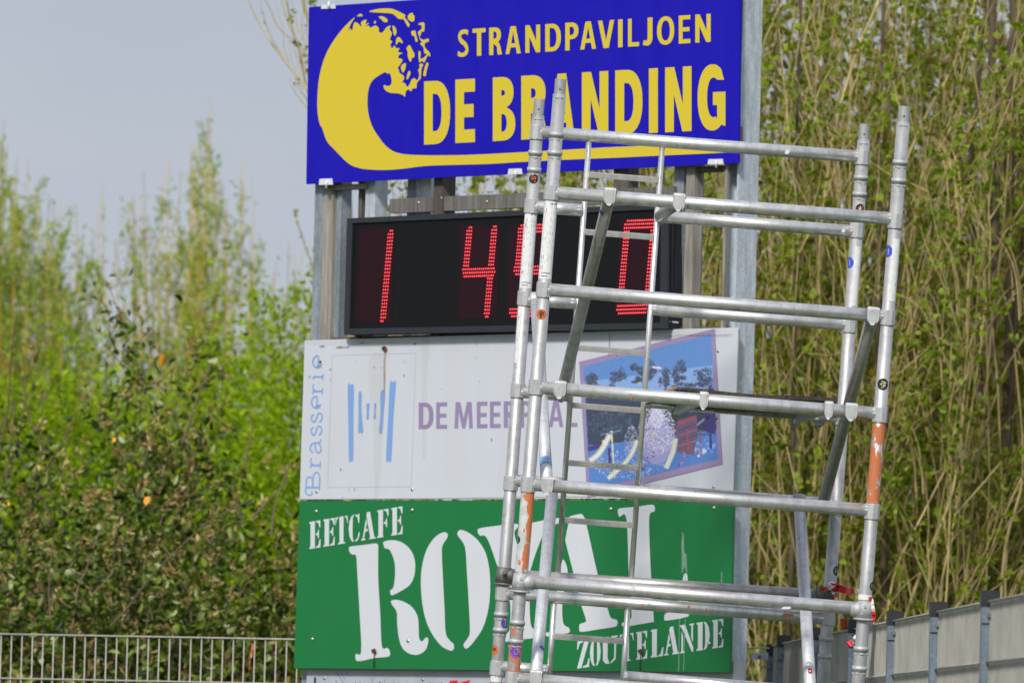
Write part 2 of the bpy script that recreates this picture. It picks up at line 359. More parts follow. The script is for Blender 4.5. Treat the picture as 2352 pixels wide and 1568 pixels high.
def lin(p, q): return lambda x: p[1] + (q[1] - p[1]) * (x - p[0]) / (q[0] - p[0])
def put_letter(mb, pieces, x0, x1, top, bot, off, T, mi=0):
    for cont in pieces:
        flat(mb, [[T((x0 + gx * (x1 - x0), top(x0 + gx * (x1 - x0)) + gy * (bot(x0 + gx * (x1 - x0)) - top(x0 + gx * (x1 - x0))))) for gx, gy in c] for c in cont], off, mi)
def dome(mb, x, y, off, r, mi=0, h=.5):
    c = S(x, y, off); n = 12; v = []; 
    for rr, hh in ((1, 0), (.8, h * .7), (.35, h)):
        for i in range(n):
            t = 2 * math.pi * i / n; v.append(c + (SU * math.cos(t) + ZV * math.sin(t)) * r * rr + SN * (r * hh))
    v.append(c + SN * r * h * 1.05)
    fs = [(k * n + i, k * n + (i + 1) % n, (k + 1) * n + (i + 1) % n, (k + 1) * n + i) for k in range(2) for i in range(n)] + [(2 * n + i, 2 * n + (i + 1) % n, 3 * n) for i in range(n)]
    return mb.add(v, fs, mi, True)

# ------------------------------------------------------------------ frame of posts and timbers behind the signs
frm = thing('sign_frame', frame_at(S(1700, 1500, -.1) * 1.0), 'tall galvanised steel and timber frame that carries the stacked signs and scoreboard', 'frame')
def upright(name, m, xl, xr, yref, ytop, ybot, off, th, hollow=None):
    u0, _ = SUV(xl, yref, off); u1, _ = SUV(xr, yref, off)
    v1 = SUV((xl + xr) / 2, ytop, off)[1]; v0 = 0 if ybot is None else SUV((xl + xr) / 2, ybot, off)[1]
    b = MB()
    if hollow is None: b.box(SP(u0, v0, off - th), SU * (u1 - u0), SN * th, ZV * (v1 - v0))
    else:
        t = hollow; h = v1 - v0                          # H section: two flanges and a web between them
        b.box(SP(u0, v0, off - th), SU * t, SN * th, ZV * h); b.box(SP(u1 - t, v0, off - th), SU * t, SN * th, ZV * h)
        b.box(SP(u0 + t, v0, off - th / 2 - t / 2), SU * (u1 - u0 - 2 * t), SN * t, ZV * h)
    return b.build(name, m, frm)
u1r = SUV(1690, 646, -.02)[0]
xl = 1690 - 31
upright('steel_post', GALV, xl, 1690.5, 646, -90, None, -.02, .118, .009)['label'] = 'tall right-hand galvanised steel post'
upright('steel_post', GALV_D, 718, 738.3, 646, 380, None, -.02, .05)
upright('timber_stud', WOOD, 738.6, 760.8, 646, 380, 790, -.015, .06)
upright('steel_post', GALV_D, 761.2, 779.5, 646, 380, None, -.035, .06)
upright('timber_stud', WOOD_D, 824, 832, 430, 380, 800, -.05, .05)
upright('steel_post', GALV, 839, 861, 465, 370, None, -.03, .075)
upright('steel_bracket', GALV_D, 936, 957, 430, 405, 520, -.10, .03)
upright('steel_bracket', GALV, 957.5, 990, 430, 405, 520, -.085, .02)
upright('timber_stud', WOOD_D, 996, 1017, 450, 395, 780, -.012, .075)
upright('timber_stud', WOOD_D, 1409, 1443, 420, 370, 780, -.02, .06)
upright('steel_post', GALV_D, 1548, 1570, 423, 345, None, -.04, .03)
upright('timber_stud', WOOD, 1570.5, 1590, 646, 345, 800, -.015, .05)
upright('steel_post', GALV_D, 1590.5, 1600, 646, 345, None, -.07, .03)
upright('timber_stud', WOOD, 1658, 1664, 646, 345, 800, .0, .018)
def rail(name, m, x0, x1, y0, y1, h, off, th):
    u0, v0 = SUV(x0, y0, off); u1, v1 = SUV(x1, y1, off)
    return MB().box(SP(u0, v0 - h, off - th), SU * (u1 - u0), SN * th, ZV * h).build(name, m, frm)
rb = rail('timber_rail', WOOD_G, 895, 1548, 457, 425, .062, -.02, .03); rb['label'] = 'grey timber rail over the scoreboard'
b = MB()
for x, y in ((961, 465.6), (1118, 463.5), (1300, 455)): dome(b, x, y, -.0195, .007)
b.build('bolt', SCREW, rb)
rail('timber_rail', WOOD, 745, 838, 426, 421, .022, -.01, .04)
rail('timber_rail', WOOD_D, 1572, 1664, 384, 380, .024, -.016, .04)
rail('timber_rail', WOOD_D, 745, 1664, 775, 751, .022, -.03, .035)
rail('timber_rail', WOOD_G, 720, 1650, 1100, 1095, .06, -.03, .035)
b = MB(); dome(b, 1029 - 15, 455, -.0115, .006); b.build('bolt', SCREW, frm)
for x, y, hgt in ((1697, 141 - 10, .0), ):
    pass
b = MB(); b.box(S(1697, 324, -.03), SU * .022, SN * .024, ZV * .058); b.build('timber_offcut', m_flat('raw_timber', (.42, .20, .09), .8), frm)
b = MB(); b.box(S(1702, 9, -.03), SU * .016, SN * .024, ZV * .06); b.build('timber_offcut', bpy.data.materials['raw_timber'], frm)

# ------------------------------------------------------------------ blue sign
BO = .024
c = [(709.3, 17), (1700, -52), (1695.3, 374.6), (703.2, 423)]
sg = thing('blue_sign', frame_at(S(703, 423, BO)), 'blue sign with big yellow breaking wave and yellow beach pavilion lettering', 'sign')
quad_board(MB(), c, BO, .012).build('board', [S_BLUE], sg)
quad_board(MB(), [(712, 19), (1698, -50), (1693.5, 373), (706, 420)], BO - .0125, .010).build('backing', m_flat('dark_edge', (.05, .05, .055), .6), sg)
OF = BO + .0008
mb = MB()
main = [(495, 145), (440, 190), (380, 255), (310, 350), (255, 450), (215, 570), (192, 700), (183, 880), (200, 1015), (225, 1060), (262, 1165), (330, 1240), (435, 1345), (520, 1385), (620, 1400), (760, 1403), (900, 1392), (1080, 1370), (1300, 1362), (1600, 1354), (1857, 1338), (2257, 1318), (2657, 1302), (3057, 1283), (3507, 1263), (3560, 1258),
        (3500, 1254), (3337, 1240), (3157, 1222), (3007, 1212), (2877, 1205), (2757, 1208), (2557, 1217), (2257, 1235), (1857, 1257), (1500, 1276), (1250, 1282), (1000, 1280), (870, 1268), (800, 1243), (740, 1195), (690, 1130), (640, 1050), (610, 960), (598, 860), (605, 750), (640, 665), (735, 600), (760, 608), (785, 612), (798, 670), (790, 700), (768, 712), (730, 705), (745, 745), (790, 768), (850, 772), (890, 785), (907, 800),
        (915, 755), (940, 740), (955, 755), (975, 730), (1000, 730), (1005, 690), (1020, 668), (1038, 645), (1042, 580), (1050, 555), (1058, 535), (1040, 525), (1025, 538), (1030, 560), (1016, 580), (1025, 610), (1022, 640), (1007, 665), (990, 650), (965, 655), (935, 715), (915, 705), (910, 690), (885, 680), (900, 655), (895, 625), (865, 605), (855, 575), (850, 560), (870, 530), (888, 500), (880, 488), (852, 480), (860, 455), (888, 440), (850, 430), (862, 400), (835, 400), (820, 378), (800, 400), (787, 370), (803, 345), (783, 330), (795, 295), (798, 270), (780, 245), (790, 215), (755, 228), (720, 272), (692, 262), (690, 235), (662, 212), (622, 232), (608, 212), (578, 222), (615, 190), (582, 200), (592, 165), (547, 182), (546, 223), (517, 192), (487, 190), (472, 255), (456, 235), (437, 260), (463, 195)]
flat(mb, [[Z1(p) for p in smooth_closed(main, 3)]], OF)
for blob in ([(612, 95), (690, 75), (790, 73), (850, 95), (912, 128), (905, 145), (945, 200), (935, 225), (915, 195), (895, 162), (855, 158), (825, 130), (790, 113), (700, 107), (640, 103)],
             [(930, 150), (940, 120), (970, 108), (976, 125), (987, 137), (980, 178), (950, 175)],
             [(1015, 203), (1040, 189), (1068, 193), (1065, 262), (1047, 262), (1036, 290), (1030, 312), (1060, 330), (1100, 320), (1103, 345), (1076, 355), (1068, 380), (1085, 410), (1112, 437), (1115, 470), (1100, 457), (1085, 480), (1065, 520), (1050, 503), (1025, 515), (1018, 440), (1026, 422), (1038, 440), (1034, 478), (1050, 486), (1080, 460), (1088, 447), (1066, 440), (1060, 392), (1032, 365), (1045, 347), (1030, 325), (1020, 290), (1015, 267), (1043, 240), (1043, 212)],
             [(960, 262), (990, 255), (1000, 290), (1012, 340), (995, 345), (985, 300), (966, 295)],
             [(920, 400), (940, 375), (955, 385), (970, 420), (985, 445), (982, 475), (965, 480), (958, 508), (945, 505), (930, 465), (930, 430)],
             [(805, 215), (825, 225), (838, 265), (825, 298), (815, 285), (808, 250)], [(838, 320), (860, 308), (888, 345), (885, 360), (860, 345), (845, 362), (832, 370)],
             [(690, 140), (725, 138), (755, 155), (765, 180), (735, 185), (715, 165)], [(510, 135), (540, 115), (560, 133), (530, 138)], [(655, 175), (668, 178), (665, 195), (653, 195)],
             [(875, 545), (912, 522), (912, 560), (895, 600), (880, 585)], [(940, 585), (953, 605), (935, 650), (920, 655), (925, 620)], [(1085, 520), (1100, 530), (1085, 590), (1080, 625), (1058, 625), (1065, 580)]):
    flat(mb, [[Z1(p) for p in smooth_closed(blob, 3)]], OF)
mb.build('wave_emblem', S_YELLOW, sg)
mb = MB(); top, bot = lin((1340, 248), (3430, 115)), lin((1340, 473), (3430, 347))
for ch, x0, x1 in (('S', 1338, 1437), ('T', 1465, 1573), ('R', 1602, 1708), ('A', 1737, 1863), ('N', 1901, 2023), ('D', 2065, 2194), ('P', 2230, 2339), ('A', 2354, 2484), ('V', 2500, 2634), ('I', 2666, 2703), ('L', 2748, 2839), ('J', 2870, 2950), ('O', 2987, 3129), ('E', 3167, 3262), ('N', 3303, 3430)):
    k = {'S': .32, 'A': .27, 'V': .27, 'O': .25, 'N': .27, 'D': .28, 'J': .42}.get(ch, .33)
    mb = MB(); put_letter(mb, glyph(ch, k, .15), x0, x1, top, bot, OF, Z1); mb.build('letter', S_YELLOW, sg)
mb = MB(); top, bot = lin((1065, 674), (3272, 547)), lin((1065, 1195), (3157, 1088))
for ch, x0, x1 in (('D', 1065, 1280), ('E', 1323, 1485), ('B', 1632, 1818), ('R', 1867, 2085), ('A', 2097, 2307), ('N', 2367, 2585), ('D', 2642, 2867), ('I', 2920, 2994), ('N', 3054, 3272), ('G', 3322, 3552)):
    k = {'A': .36, 'N': .33, 'D': .33, 'B': .38, 'R': .37, 'G': .34, 'E': .44}.get(ch, .38)
    mb = MB(); put_letter(mb, glyph(ch, k, .205), x0, x1, top, bot, OF, Z1); mb.build('letter', S_YELLOW, sg)
for x0, x1, y0, y1, up in ((732, 764, 411, 428, 0), (1166, 1199, 388, 404, 0), (1625, 1661, 366, 381, 0), (737, 770, 11, 24, 1)):
    mb = MB(); quad_board(mb, [(x0 + 2, y0), (x1 - 2, y0 - 1), (x1, y1 - 4), (x0, y1 - 3)], BO + .004, .0035)
    xm = x0 + (x1 - x0) * (.55); ys = -1 if up else 1; yb = y0 if up else y1 - 4
    mb.tube(S(xm, yb - 8 * ys, BO + .012), S(xm, yb + 5 * ys, BO + .012), .006, n=8); mb.tube(S(xm, yb + 5 * ys, BO + .012), S(xm, yb + 5 * ys, BO - .03), .006, n=8)
    mb.build('clip', WHITE, sg)

# ------------------------------------------------------------------ scoreboard
CO = .055
sb = thing('scoreboard', frame_at(S(790, 768, CO)), 'black electronic scoreboard with glowing red dotted digits between the signs', 'scoreboard')
c = [(797, 501.5), (1534.5, 467), (1532.8, 754), (789.8, 768.5)]
quad_board(MB(), c, CO - .012, .085).build('case', m_flat('scoreboard_case', (.022, .025, .032), .5), sb)
inn = [(809.5, 512.5), (1518, 480.5), (1516, 740.5), (802, 754.5)]
for nm, q in (('bezel', [c[0], c[1], inn[1], inn[0]]), ('bezel', [c[1], c[2], inn[2], inn[1]]), ('bezel', [c[2], c[3], inn[3], inn[2]]), ('bezel', [c[3], c[0], inn[0], inn[3]])):
    quad_board(MB(), q, CO, .012).build(nm, bpy.data.materials['scoreboard_case'], sb)
quad_board(MB(), inn, CO - .0085, .003).build('screen', BLACK_PANEL, sb)
DO = CO - .0075
dim = m_flat('unlit_led_field', (.020, .004, .009), .6, Specular_IOR_Level=.2)
for q in ([(492, 572), (778, 560), (752, 1335), (462, 1345)], [(1325, 550), (1655, 535), (1625, 1302), (1300, 1312)], [(1730, 535), (2075, 520), (2020, 1285), (1700, 1300)], [(2640, 500), (2950, 490), (2900, 1265), (2600, 1275)]):
    flat(MB(), [[Z3(p) for p in q]], DO).build('led_field', dim, sb)
lm = Mat('red_led'); lm.col((.5, .02, .03)); lm.set(Emission_Strength=1.15, Roughness=.4); lm.b.inputs['Emission Color'].default_value = (1, .035, .06, 1)
def dots(name, rows):
    mb = MB()
    for x, y in rows:
        X, Y = Z3((x, y)); c_ = S(X, Y, DO + .0015); r = .0047
        v = [c_ + (SU * math.cos(t) + ZV * math.sin(t)) * r for t in [i * math.pi / 3 for i in range(6)]] + [c_ + SN * .003]
        mb.add(v, [(i, (i + 1) % 6, 6) for i in range(6)])
    mb.build(name, lm.m, sb)
RW = 28.6; CWD = 17.0; SL = -.035
d1 = [(747 - i * 2.55 + k * CWD + (2 if i else 0), 585 + i * RW + k * CWD * SL) for i in range(27) for k in ((-1, 0, 1) if 0 < i < 26 else (-.1, .8) if i == 0 else (-.9, 0))]
dots('lit_digit', d1)
d4 = [(1400 - i * 2.7 + k * CWD, 558 + i * RW) for i in range(12) for k in ((-1, 0, 1) if i else (-.1, .8))]
d4 += [(1605 - i * 2.55 + k * CWD, 550 + i * RW) for i in range(27) for k in ((-1, 0, 1) if 0 < i < 26 else (-.3, .6)) if i not in (12, 13, 14)]
d4 += [(1345 + j * 5 + k * CWD, 904 + j * 29 + k * CWD * SL) for j in range(3) for k in range(16 - (j == 2)) if 1]
dots('lit_digit', d4)
def bar(x0, y, n): return [(x0 + k * CWD, y + k * CWD * SL) for k in range(n)]
d5 = bar(1826, 541, 13) + bar(1806, 569, 14) + bar(1802, 598, 14) + [(1820 - i * 2.7 + k * CWD, 627 + i * RW) for i in range(9) for k in (-1, 0, 1)]
d5 += bar(1772, 886, 15) + bar(1768, 915, 15) + bar(1782, 944, 14) + [(2013 - i * 2.6 + k * CWD, 968 + i * RW) for i in range(9) for k in (-1, 0, 1)] + bar(1735, 1232, 15) + bar(1732, 1262, 15) + bar(1748, 1290, 13)
dots('lit_digit', d5)
zo = 1815.7
d0 = bar(zo + 887, 503, 14) + bar(zo + 866, 533, 16) + bar(zo + 862, 563, 16) + [(zo + 880 - i * 2.6 + k * CWD, 592 + i * RW) for i in range(21) for k in (-1, 0, 1)] + [(zo + 1100 - i * 2.6 + k * CWD, 583 + i * RW) for i in range(21) for k in (-1, 0, 1)]
d0 += bar(zo + 806, 1205, 15) + bar(zo + 800, 1236, 15) + bar(zo + 814, 1266, 14)
dots('lit_digit', d0)
# white rating plate on the right side face
u, v = SUV(1532.8, 751, CO - .014); mb = MB(); mb.box(SP(u, v + .004, CO - .078), SU * .0015, SN * .058, ZV * .022); mb.build('rating_label', LABEL, sb)
mb = MB(); mb.box(SP(u + .0016, v + .018, CO - .045), SU * .0004, SN * .018, ZV * .004); mb.build('rating_text', INK, sb)
for q in (-.03, -.0):
    pass
mb = MB(); u, v = SUV(1532.8, 751, CO - .014); vt = SUV(1534, 470, CO - .014)[1]
mb.box(SP(u, v, CO - .036), SU * .004, SN * .006, ZV * (vt - v)); mb.build('case_rib', bpy.data.materials['scoreboard_case'], sb)

# ------------------------------------------------------------------ white sign
WO = .006
ws = thing('white_sign', frame_at(S(688, 1147, WO)), 'weathered white sign with blue logo bars, mauve lettering and a water park picture', 'sign')
quad_board(MB(), [(699.9, 781.5), (1695.4, 751.5), (1682.5, 1142.5), (688.2, 1147.2)], WO, .006).build('board', S_WHITE, ws)
quad_board(MB(), [(702, 784), (1697, 755), (1684, 1140), (690, 1145)], WO - .0065, .008).build('backing', m_flat('beige_board_core', (.30, .27, .20), .8), ws)
OF = WO + .0007
mb = MB(); top, bot = lin((1020, 639), (2320, 618)), lin((1020, 857), (2320, 838))
for ch, x0, x1 in (('D', 1020, 1143), ('E', 1165, 1255), ('M', 1315, 1468), ('E', 1500, 1588), ('E', 1608, 1698), ('R', 1722, 1828), ('P', 1858, 1955), ('A', 1962, 2080), ('A', 2092, 2215), ('L', 2242, 2330)):
    k = {'M': .2, 'A': .27, 'D': .31}.get(ch, .34)
    mb = MB(); put_letter(mb, glyph(ch, k, .155), x0, x1, top, bot, OF, ZW); mb.build('letter', S_MAUVE, ws)
mb = MB()
for bar_ in ([(435, 497), (460, 493), (485, 497), (483, 700), (482, 900), (480, 1105), (462, 1117), (445, 1108), (440, 800)], [(524, 562), (550, 559), (548, 700), (562, 880), (540, 885), (521, 880), (524, 740)], [(590, 650), (617, 648), (611, 710), (609, 772), (588, 772), (592, 715)], [(653, 648), (671, 648), (666, 710), (667, 768), (648, 769), (655, 712)], [(705, 553), (743, 557), (730, 740), (720, 882), (693, 882), (705, 740)], [(783, 477), (808, 471), (833, 477), (812, 760), (795, 1108), (772, 1114), (751, 1106), (768, 760)]):
    mb = MB(); flat(mb, [[ZW(p) for p in smooth_closed(bar_, 3)]], OF); mb.build('logo_bar', S_LBLUE, ws)
mb = MB(); bx = [(305, 250), (997, 230), (958, 1330), (268, 1337)]
for i in range(4): flat(mb, [[ZW(p) for p in ribbon([bx[i], bx[(i + 1) % 4]], 3.0)]], OF + .0001 * i)
mb.build('logo_outline', m_flat('pale_blue_print', (.38, .50, .72), .5), ws)
mb = MB(); k = 0
def word(strokes, wdt=12):
    global k
    for st in strokes:
        pts = smooth_open(st, 4) if len(st) > 2 else st
        zz = []
        for t, h in pts:
            y = 1400 - t; zz.append((208 + (1200 - y) * .030 - h * .98, y))
        flat(mb, [[ZW(p) for p in ribbon(zz, wdt)]], OF + .00004 * k); k += 1
def lr(t): word([[(t + 25, 0), (t + 25, 84)]], 14); word([[(t, 2), (t + 55, 2)], [(t, 82), (t + 25, 82)], [(t + 25, 50), (t + 50, 84), (t + 85, 78)]], 9)
def ls(t): word([[(t + 70, 70), (t + 45, 88), (t + 12, 78), (t + 8, 58), (t + 45, 44), (t + 78, 28), (t + 68, 4), (t + 32, -2), (t + 2, 20)]], 11)
def le(t): word([[(t + 5, 46), (t + 97, 47), (t + 85, 80), (t + 50, 90), (t + 14, 76), (t + 4, 42), (t + 25, 6), (t + 60, -3), (t + 97, 16)]], 11)
word([[(62, 0), (62, 118)]], 15); word([[(62, 116), (130, 112), (150, 88), (130, 64), (70, 60)], [(70, 60), (155, 56), (188, 30), (155, 4), (40, 2)], [(62, 118), (20, 116), (-2, 90), (10, 62), (30, 70)]], 11)
lr(220)
word([[(350, 66), (372, 88), (410, 85), (430, 60), (432, 15), (458, 2)], [(432, 50), (380, 46), (348, 24), (365, 0), (400, 2), (432, 24)]], 11)
ls(490); ls(597); le(713); lr(830)
word([[(975, 0), (975, 84)]], 14); word([[(952, 2), (1000, 2)], [(955, 82), (975, 82)]], 9); word([[(968, 113), (984, 113)]], 15)
le(1047)
mb.build('lettering', S_LBLUE, ws)['label'] = 'pale blue word printed sideways up the left edge'
# the printed water park picture
pic = MB(); pm = []
def pc(c): pm.append(c); return len(pm) - 1
POLY = []
_ly = [0]
def pp(pts, ci, sm=0):
    POLY.append((smooth_closed(pts, sm) if sm else pts, ci))
cm, csky, csk2, ctree, ctr2, cfor, cwat, cwa2, cspl, cyel, cbrn, cred, cnav, cpnk, clil, ctr3, csp2 = [pc(x) for x in ((.33, .25, .44), (.15, .32, .74), (.26, .45, .84), (.06, .07, .14), (.095, .12, .21), (.045, .06, .10), (.12, .27, .70), (.24, .46, .86), (.66, .66, .84), (.66, .66, .42), (.17, .11, .19), (.34, .11, .17), (.06, .05, .2), (.55, .25, .35), (.34, .32, .62), (.12, .16, .25), (.74, .75, .90))]
pp([(487, 302), (1608, 28), (1672, 1148), (555, 1425)], cm)
inn_ = [(520, 340), (1578, 75), (1635, 1105), (574, 1362)]
pp(inn_, csky)
pp([(524, 470), (1590, 330), (1600, 560), (545, 640)], csk2)
rs = random.Random(5)
def inside(x, y):
    xl_ = 520 + (y - 340) * .053 + 6; xr_ = 1578 + (y - 75) * .055 - 6
    yt = 340 - (x - 520) * .25 + 8; yb = 1362 - (x - 574) * .242 - 8
    return xl_ < x < xr_ and yt < y < yb
def blobs(cx, cy, rx, ry, n, s0, s1, cis):
    for _ in range(n):
        a = rs.uniform(0, 6.283); q = math.sqrt(rs.random()); x = cx + math.cos(a) * rx * q; y = cy + math.sin(a) * ry * q; s = rs.uniform(s0, s1)
        pts = [(x + math.cos(t) * s * rs.uniform(.5, 1.1), y + math.sin(t) * s * rs.uniform(.5, 1.1)) for t in [i * 6.283 / 7 for i in range(7)]]
        if all(inside(*p) for p in pts): pp(pts, rs.choice(cis))
pp([(540, 600), (700, 560), (900, 600), (1100, 560), (1300, 560), (1597, 520), (1622, 860), (1300, 900), (900, 960), (560, 990)], cfor)
for cx, cy, rx, ry in ((610, 460, 75, 95), (800, 440, 90, 100), (970, 400, 70, 90), (1085, 360, 60, 90), (1190, 440, 60, 90), (1305, 370, 85, 110), (1510, 420, 90, 100), (700, 560, 160, 60), (1350, 520, 150, 60)):
    [blobs(cx + rs.uniform(-.6, .6) * rx, cy + rs.uniform(-.65, .8) * ry, rx * rs.uniform(.18, .5), ry * rs.uniform(.12, .4), 46, 3, 8, (ctree, ctr2, cfor, ctr2)) for _ in range(13)]
blobs(750, 800, 190, 110, 600, 3, 9, (cfor, ctr2, ctree, ctr3)); blobs(1420, 660, 160, 60, 220, 3, 8, (cfor, ctr2, ctr3))
pp([(562, 1020), (900, 960), (1200, 930), (1450, 900), (1622, 870), (1633, 1100), (1300, 1180), (576, 1355)], cwat)
blobs(900, 1150, 300, 120, 520, 3, 9, (cwa2, cwat, cspl, clil, cwa2)); blobs(1480, 1000, 120, 90, 26, 12, 28, (cwa2, cwat, cspl))
pp([(560, 1000), (690, 970), (690, 1005), (562, 1045)], cnav)
pp([(1270, 850), (1300, 820), (1460, 770), (1470, 900), (1430, 1070), (1300, 1050), (1290, 900)], cbrn)
for i in range(4): pp(ribbon([(1300, 870 + i * 42), (1455, 820 + i * 44)], 5), cpnk if i % 2 else cnav)
pp([(1295, 790), (1455, 740), (1460, 775), (1300, 828)], cred); pp(ribbon([(1460, 825), (1580, 725)], 16), clil); pp([(1520, 720), (1605, 720), (1615, 900), (1530, 880)], cnav)
pp(ribbon(smooth_open([(1383, 850), (1385, 950), (1390, 1020)], 3), 14), cred); pp(ribbon(smooth_open([(1345, 1000), (1385, 1030), (1425, 995)], 3), 12), cred)
pp(smooth_closed([(1130, 640), (1190, 760), (1260, 880), (1250, 1050), (1130, 1150), (1010, 1060), (1000, 900), (1070, 760)], 3), clil); blobs(1130, 860, 150, 210, 1300, 2.5, 7, (cspl, csp2, clil, cspl, csp2)); blobs(1130, 760, 60, 90, 420, 2.5, 7, (cspl, csp2)); blobs(920, 960, 60, 130, 300, 2.5, 6, (clil, cspl))
for pts, w_ in (([(740, 905), (690, 1000), (640, 1070), (575, 1120)], 46), ([(965, 950), (930, 1040), (880, 1120), (800, 1200), (725, 1265)], 36), ([(1285, 935), (1260, 1050), (1230, 1120), (1205, 1180)], 40)):
    pp(ribbon(smooth_open(pts, 4), w_), cyel); pp(ribbon(smooth_open([(x + 4, y - 3) for x, y in pts], 4), w_ * .35), cspl)
for a, b2, ci, wd in (((755, 870), (780, 1260), cyel, 12), ((735, 1010), (745, 1180), cnav, 22), ((1487, 860), (1500, 1080), cred, 11), ((1570, 860), (1575, 1020), cnav, 20), ((1135, 310), (1137, 490), clil, 7), ((1030, 850), (1040, 1080), clil, 9), ((665, 905), (840, 865), cwa2, 6), ((1090, 345), (1165, 355), cspl, 16), ((1450, 900), (1570, 900), ctr2, 7), ((970, 870), (1110, 850), cred, 7)):
    pp(ribbon([a, b2], wd), ci)
pp(smooth_open([(1137, 490), (1180, 490), (1187, 530)], 3) and ribbon(smooth_open([(1095, 530), (1110, 495), (1165, 488), (1187, 530)], 4), 9), clil)
for x, y in ((1018, 1170), (1048, 1110), (1100, 1060), (1355, 1075), (1440, 1050), (1315, 1150), (1335, 1120)):
    blobs(x, y, 5, 30, 5, 7, 12, (cpnk, cnav))
for tri in ([(1073, 890), (1107, 886), (1090, 940)], [(675, 950), (710, 944), (690, 1010)], [(960, 480), (1000, 465), (985, 495)]): pp(tri, cyel)
# the print is rasterised here onto one fine flat sheet, one colour per cell, and softened a little
CS = 4.5; gx0, gy0 = 487, 28; NXg, NYg = int((1672 - gx0) / CS) + 1, int((1425 - gy0) / CS) + 1
img = np.zeros((NYg, NXg, 3)); img[:] = pm[cm]; r2 = np.random.default_rng(3)
for pts, ci in POLY[1:]:
    a_ = np.array(pts); i0, j0 = np.maximum(0, ((a_.min(0) - (gx0, gy0)) / CS).astype(int)); i1, j1 = ((a_.max(0) - (gx0, gy0)) / CS).astype(int) + 2
    i1, j1 = min(i1, NXg), min(j1, NYg)
    if i1 <= i0 or j1 <= j0: continue
    X_, Y_ = np.meshgrid(gx0 + (np.arange(i0, i1) + .5) * CS, gy0 + (np.arange(j0, j1) + .5) * CS); ins = np.zeros(X_.shape, bool); b_ = np.roll(a_, 1, 0)
    for (xa_, ya_), (xb_, yb_) in zip(a_, b_):
        if ya_ == yb_: continue
        ins ^= ((ya_ > Y_) != (yb_ > Y_)) & (X_ < (xb_ - xa_) * (Y_ - ya_) / (yb_ - ya_) + xa_)
    img[j0:j1, i0:i1][ins] = np.array(pm[ci]) * r2.uniform(.8, 1.25)
for _ in range(1):
    q_ = np.pad(img, ((1, 1), (1, 1), (0, 0)), 'edge'); img = .4 * img + .15 * (q_[:-2, 1:-1] + q_[2:, 1:-1] + q_[1:-1, :-2] + q_[1:-1, 2:])
yy_ = np.linspace(0, 1, NYg)[:, None, None]; img = img * r2.uniform(.93, 1.07, img.shape[:2])[..., None]
bq = [(487, 302), (1608, 28), (1672, 1148), (555, 1425)]
def inq(x, y): return all((bq[(k + 1) % 4][0] - bq[k][0]) * (y - bq[k][1]) - (bq[(k + 1) % 4][1] - bq[k][1]) * (x - bq[k][0]) > 6 * math.hypot(bq[(k + 1) % 4][0] - bq[k][0], bq[(k + 1) % 4][1] - bq[k][1]) for k in range(4))
flat(pic, [[ZP(p) for p in bq]], OF + .0006); pic.build('picture_border', m_flat('picture_mauve', (.33, .25, .44), .5), ws)
c00, c10, c01, c11 = (S(*ZP(p), OF + .0012) for p in ((gx0, gy0), (gx0 + NXg * CS, gy0), (gx0, gy0 + NYg * CS), (gx0 + NXg * CS, gy0 + NYg * CS)))
pv, pf_, pcs = {}, [], []; mbp = MB()
def pvx(i, j):
    if (i, j) not in pv: pv[(i, j)] = len(mbp.v); mbp.v.append(S(*ZP((gx0 + i * CS, gy0 + j * CS)), OF + .0012))
    return pv[(i, j)]
for j in range(NYg):
    for i in range(NXg):
        if inq(gx0 + (i + .5) * CS, gy0 + (j + .5) * CS):
            mbp.f.append([pvx(i, j), pvx(i, j + 1), pvx(i + 1, j + 1), pvx(i + 1, j)]); mbp.mi.append(0); mbp.sm.append(False); pcs.append((*img[j, i], 1))
ppm = Mat('picture_print'); at_ = ppm.n('ShaderNodeAttribute', attribute_name='ink'); ppm.col(at_.outputs['Color']); ppm.set(Roughness=.5)
po_ = mbp.build('printed_picture', ppm.m, ws); ca = po_.data.attributes.new('ink', 'FLOAT_COLOR', 'FACE'); ca.data.foreach_set('color', np.array(pcs, np.float32).reshape(-1))
mb = MB()
for x, y, r in ((727.5, 1128, .008), (946.5, 1123, .008), (1418, 814, .007), (1649.5, 806, .007), (1639, 1117, .007), (1402, 1163 + 0, .0)):
    if r: dome(mb, x, y, WO + .0005, r)
mb.build('screw', SCREW, ws)
mb = MB(); flat(mb, [[ZW(p) for p in smooth_closed([(712, 190), (735, 172), (756, 185), (757, 212), (740, 222), (725, 208)], 3)]], OF + .004); 
for x, y, r in ((735.8, 831, .007),): dome(mb, x, y, WO + .0005, r)
mb.build('rusty_nail', RUST, ws)
def m_stain(name, c, a):
    m = Mat(name); m.col(c); m.set(Roughness=.7); nn = m.noise(9, 5, stretch=(6, 1, 1)); m.l(m.ramp(nn, [(.2, BW(a * .3)), (.75, BW(a))]), m.b.inputs['Alpha']); return m.m
ST_R = m_stain('rust_stain', (.34, .20, .05), .6); ST_D = m_stain('dirt_stain', (.42, .39, .30), .10); ST_G = m_stain('algae_stain', (.10, .11, .05), .7)
mb = MB(); flat(mb, [[ZW(p) for p in [(733, 215), (750, 215), (745, 330), (742, 550), (730, 550), (728, 330)]]], OF + .0035); mb.build('rust_streak', ST_R, ws)
mb = MB(); flat(mb, [[ZW(p) for p in smooth_closed([(620, 250), (740, 260), (738, 700), (715, 1000), (690, 1400), (655, 1400), (650, 900), (610, 500)], 3)]], OF + .003)
flat(mb, [[ZW(p) for p in [(1040, 95), (1112, 92), (1092, 500), (1080, 1100), (1050, 1100), (1040, 500)]]], OF + .003)
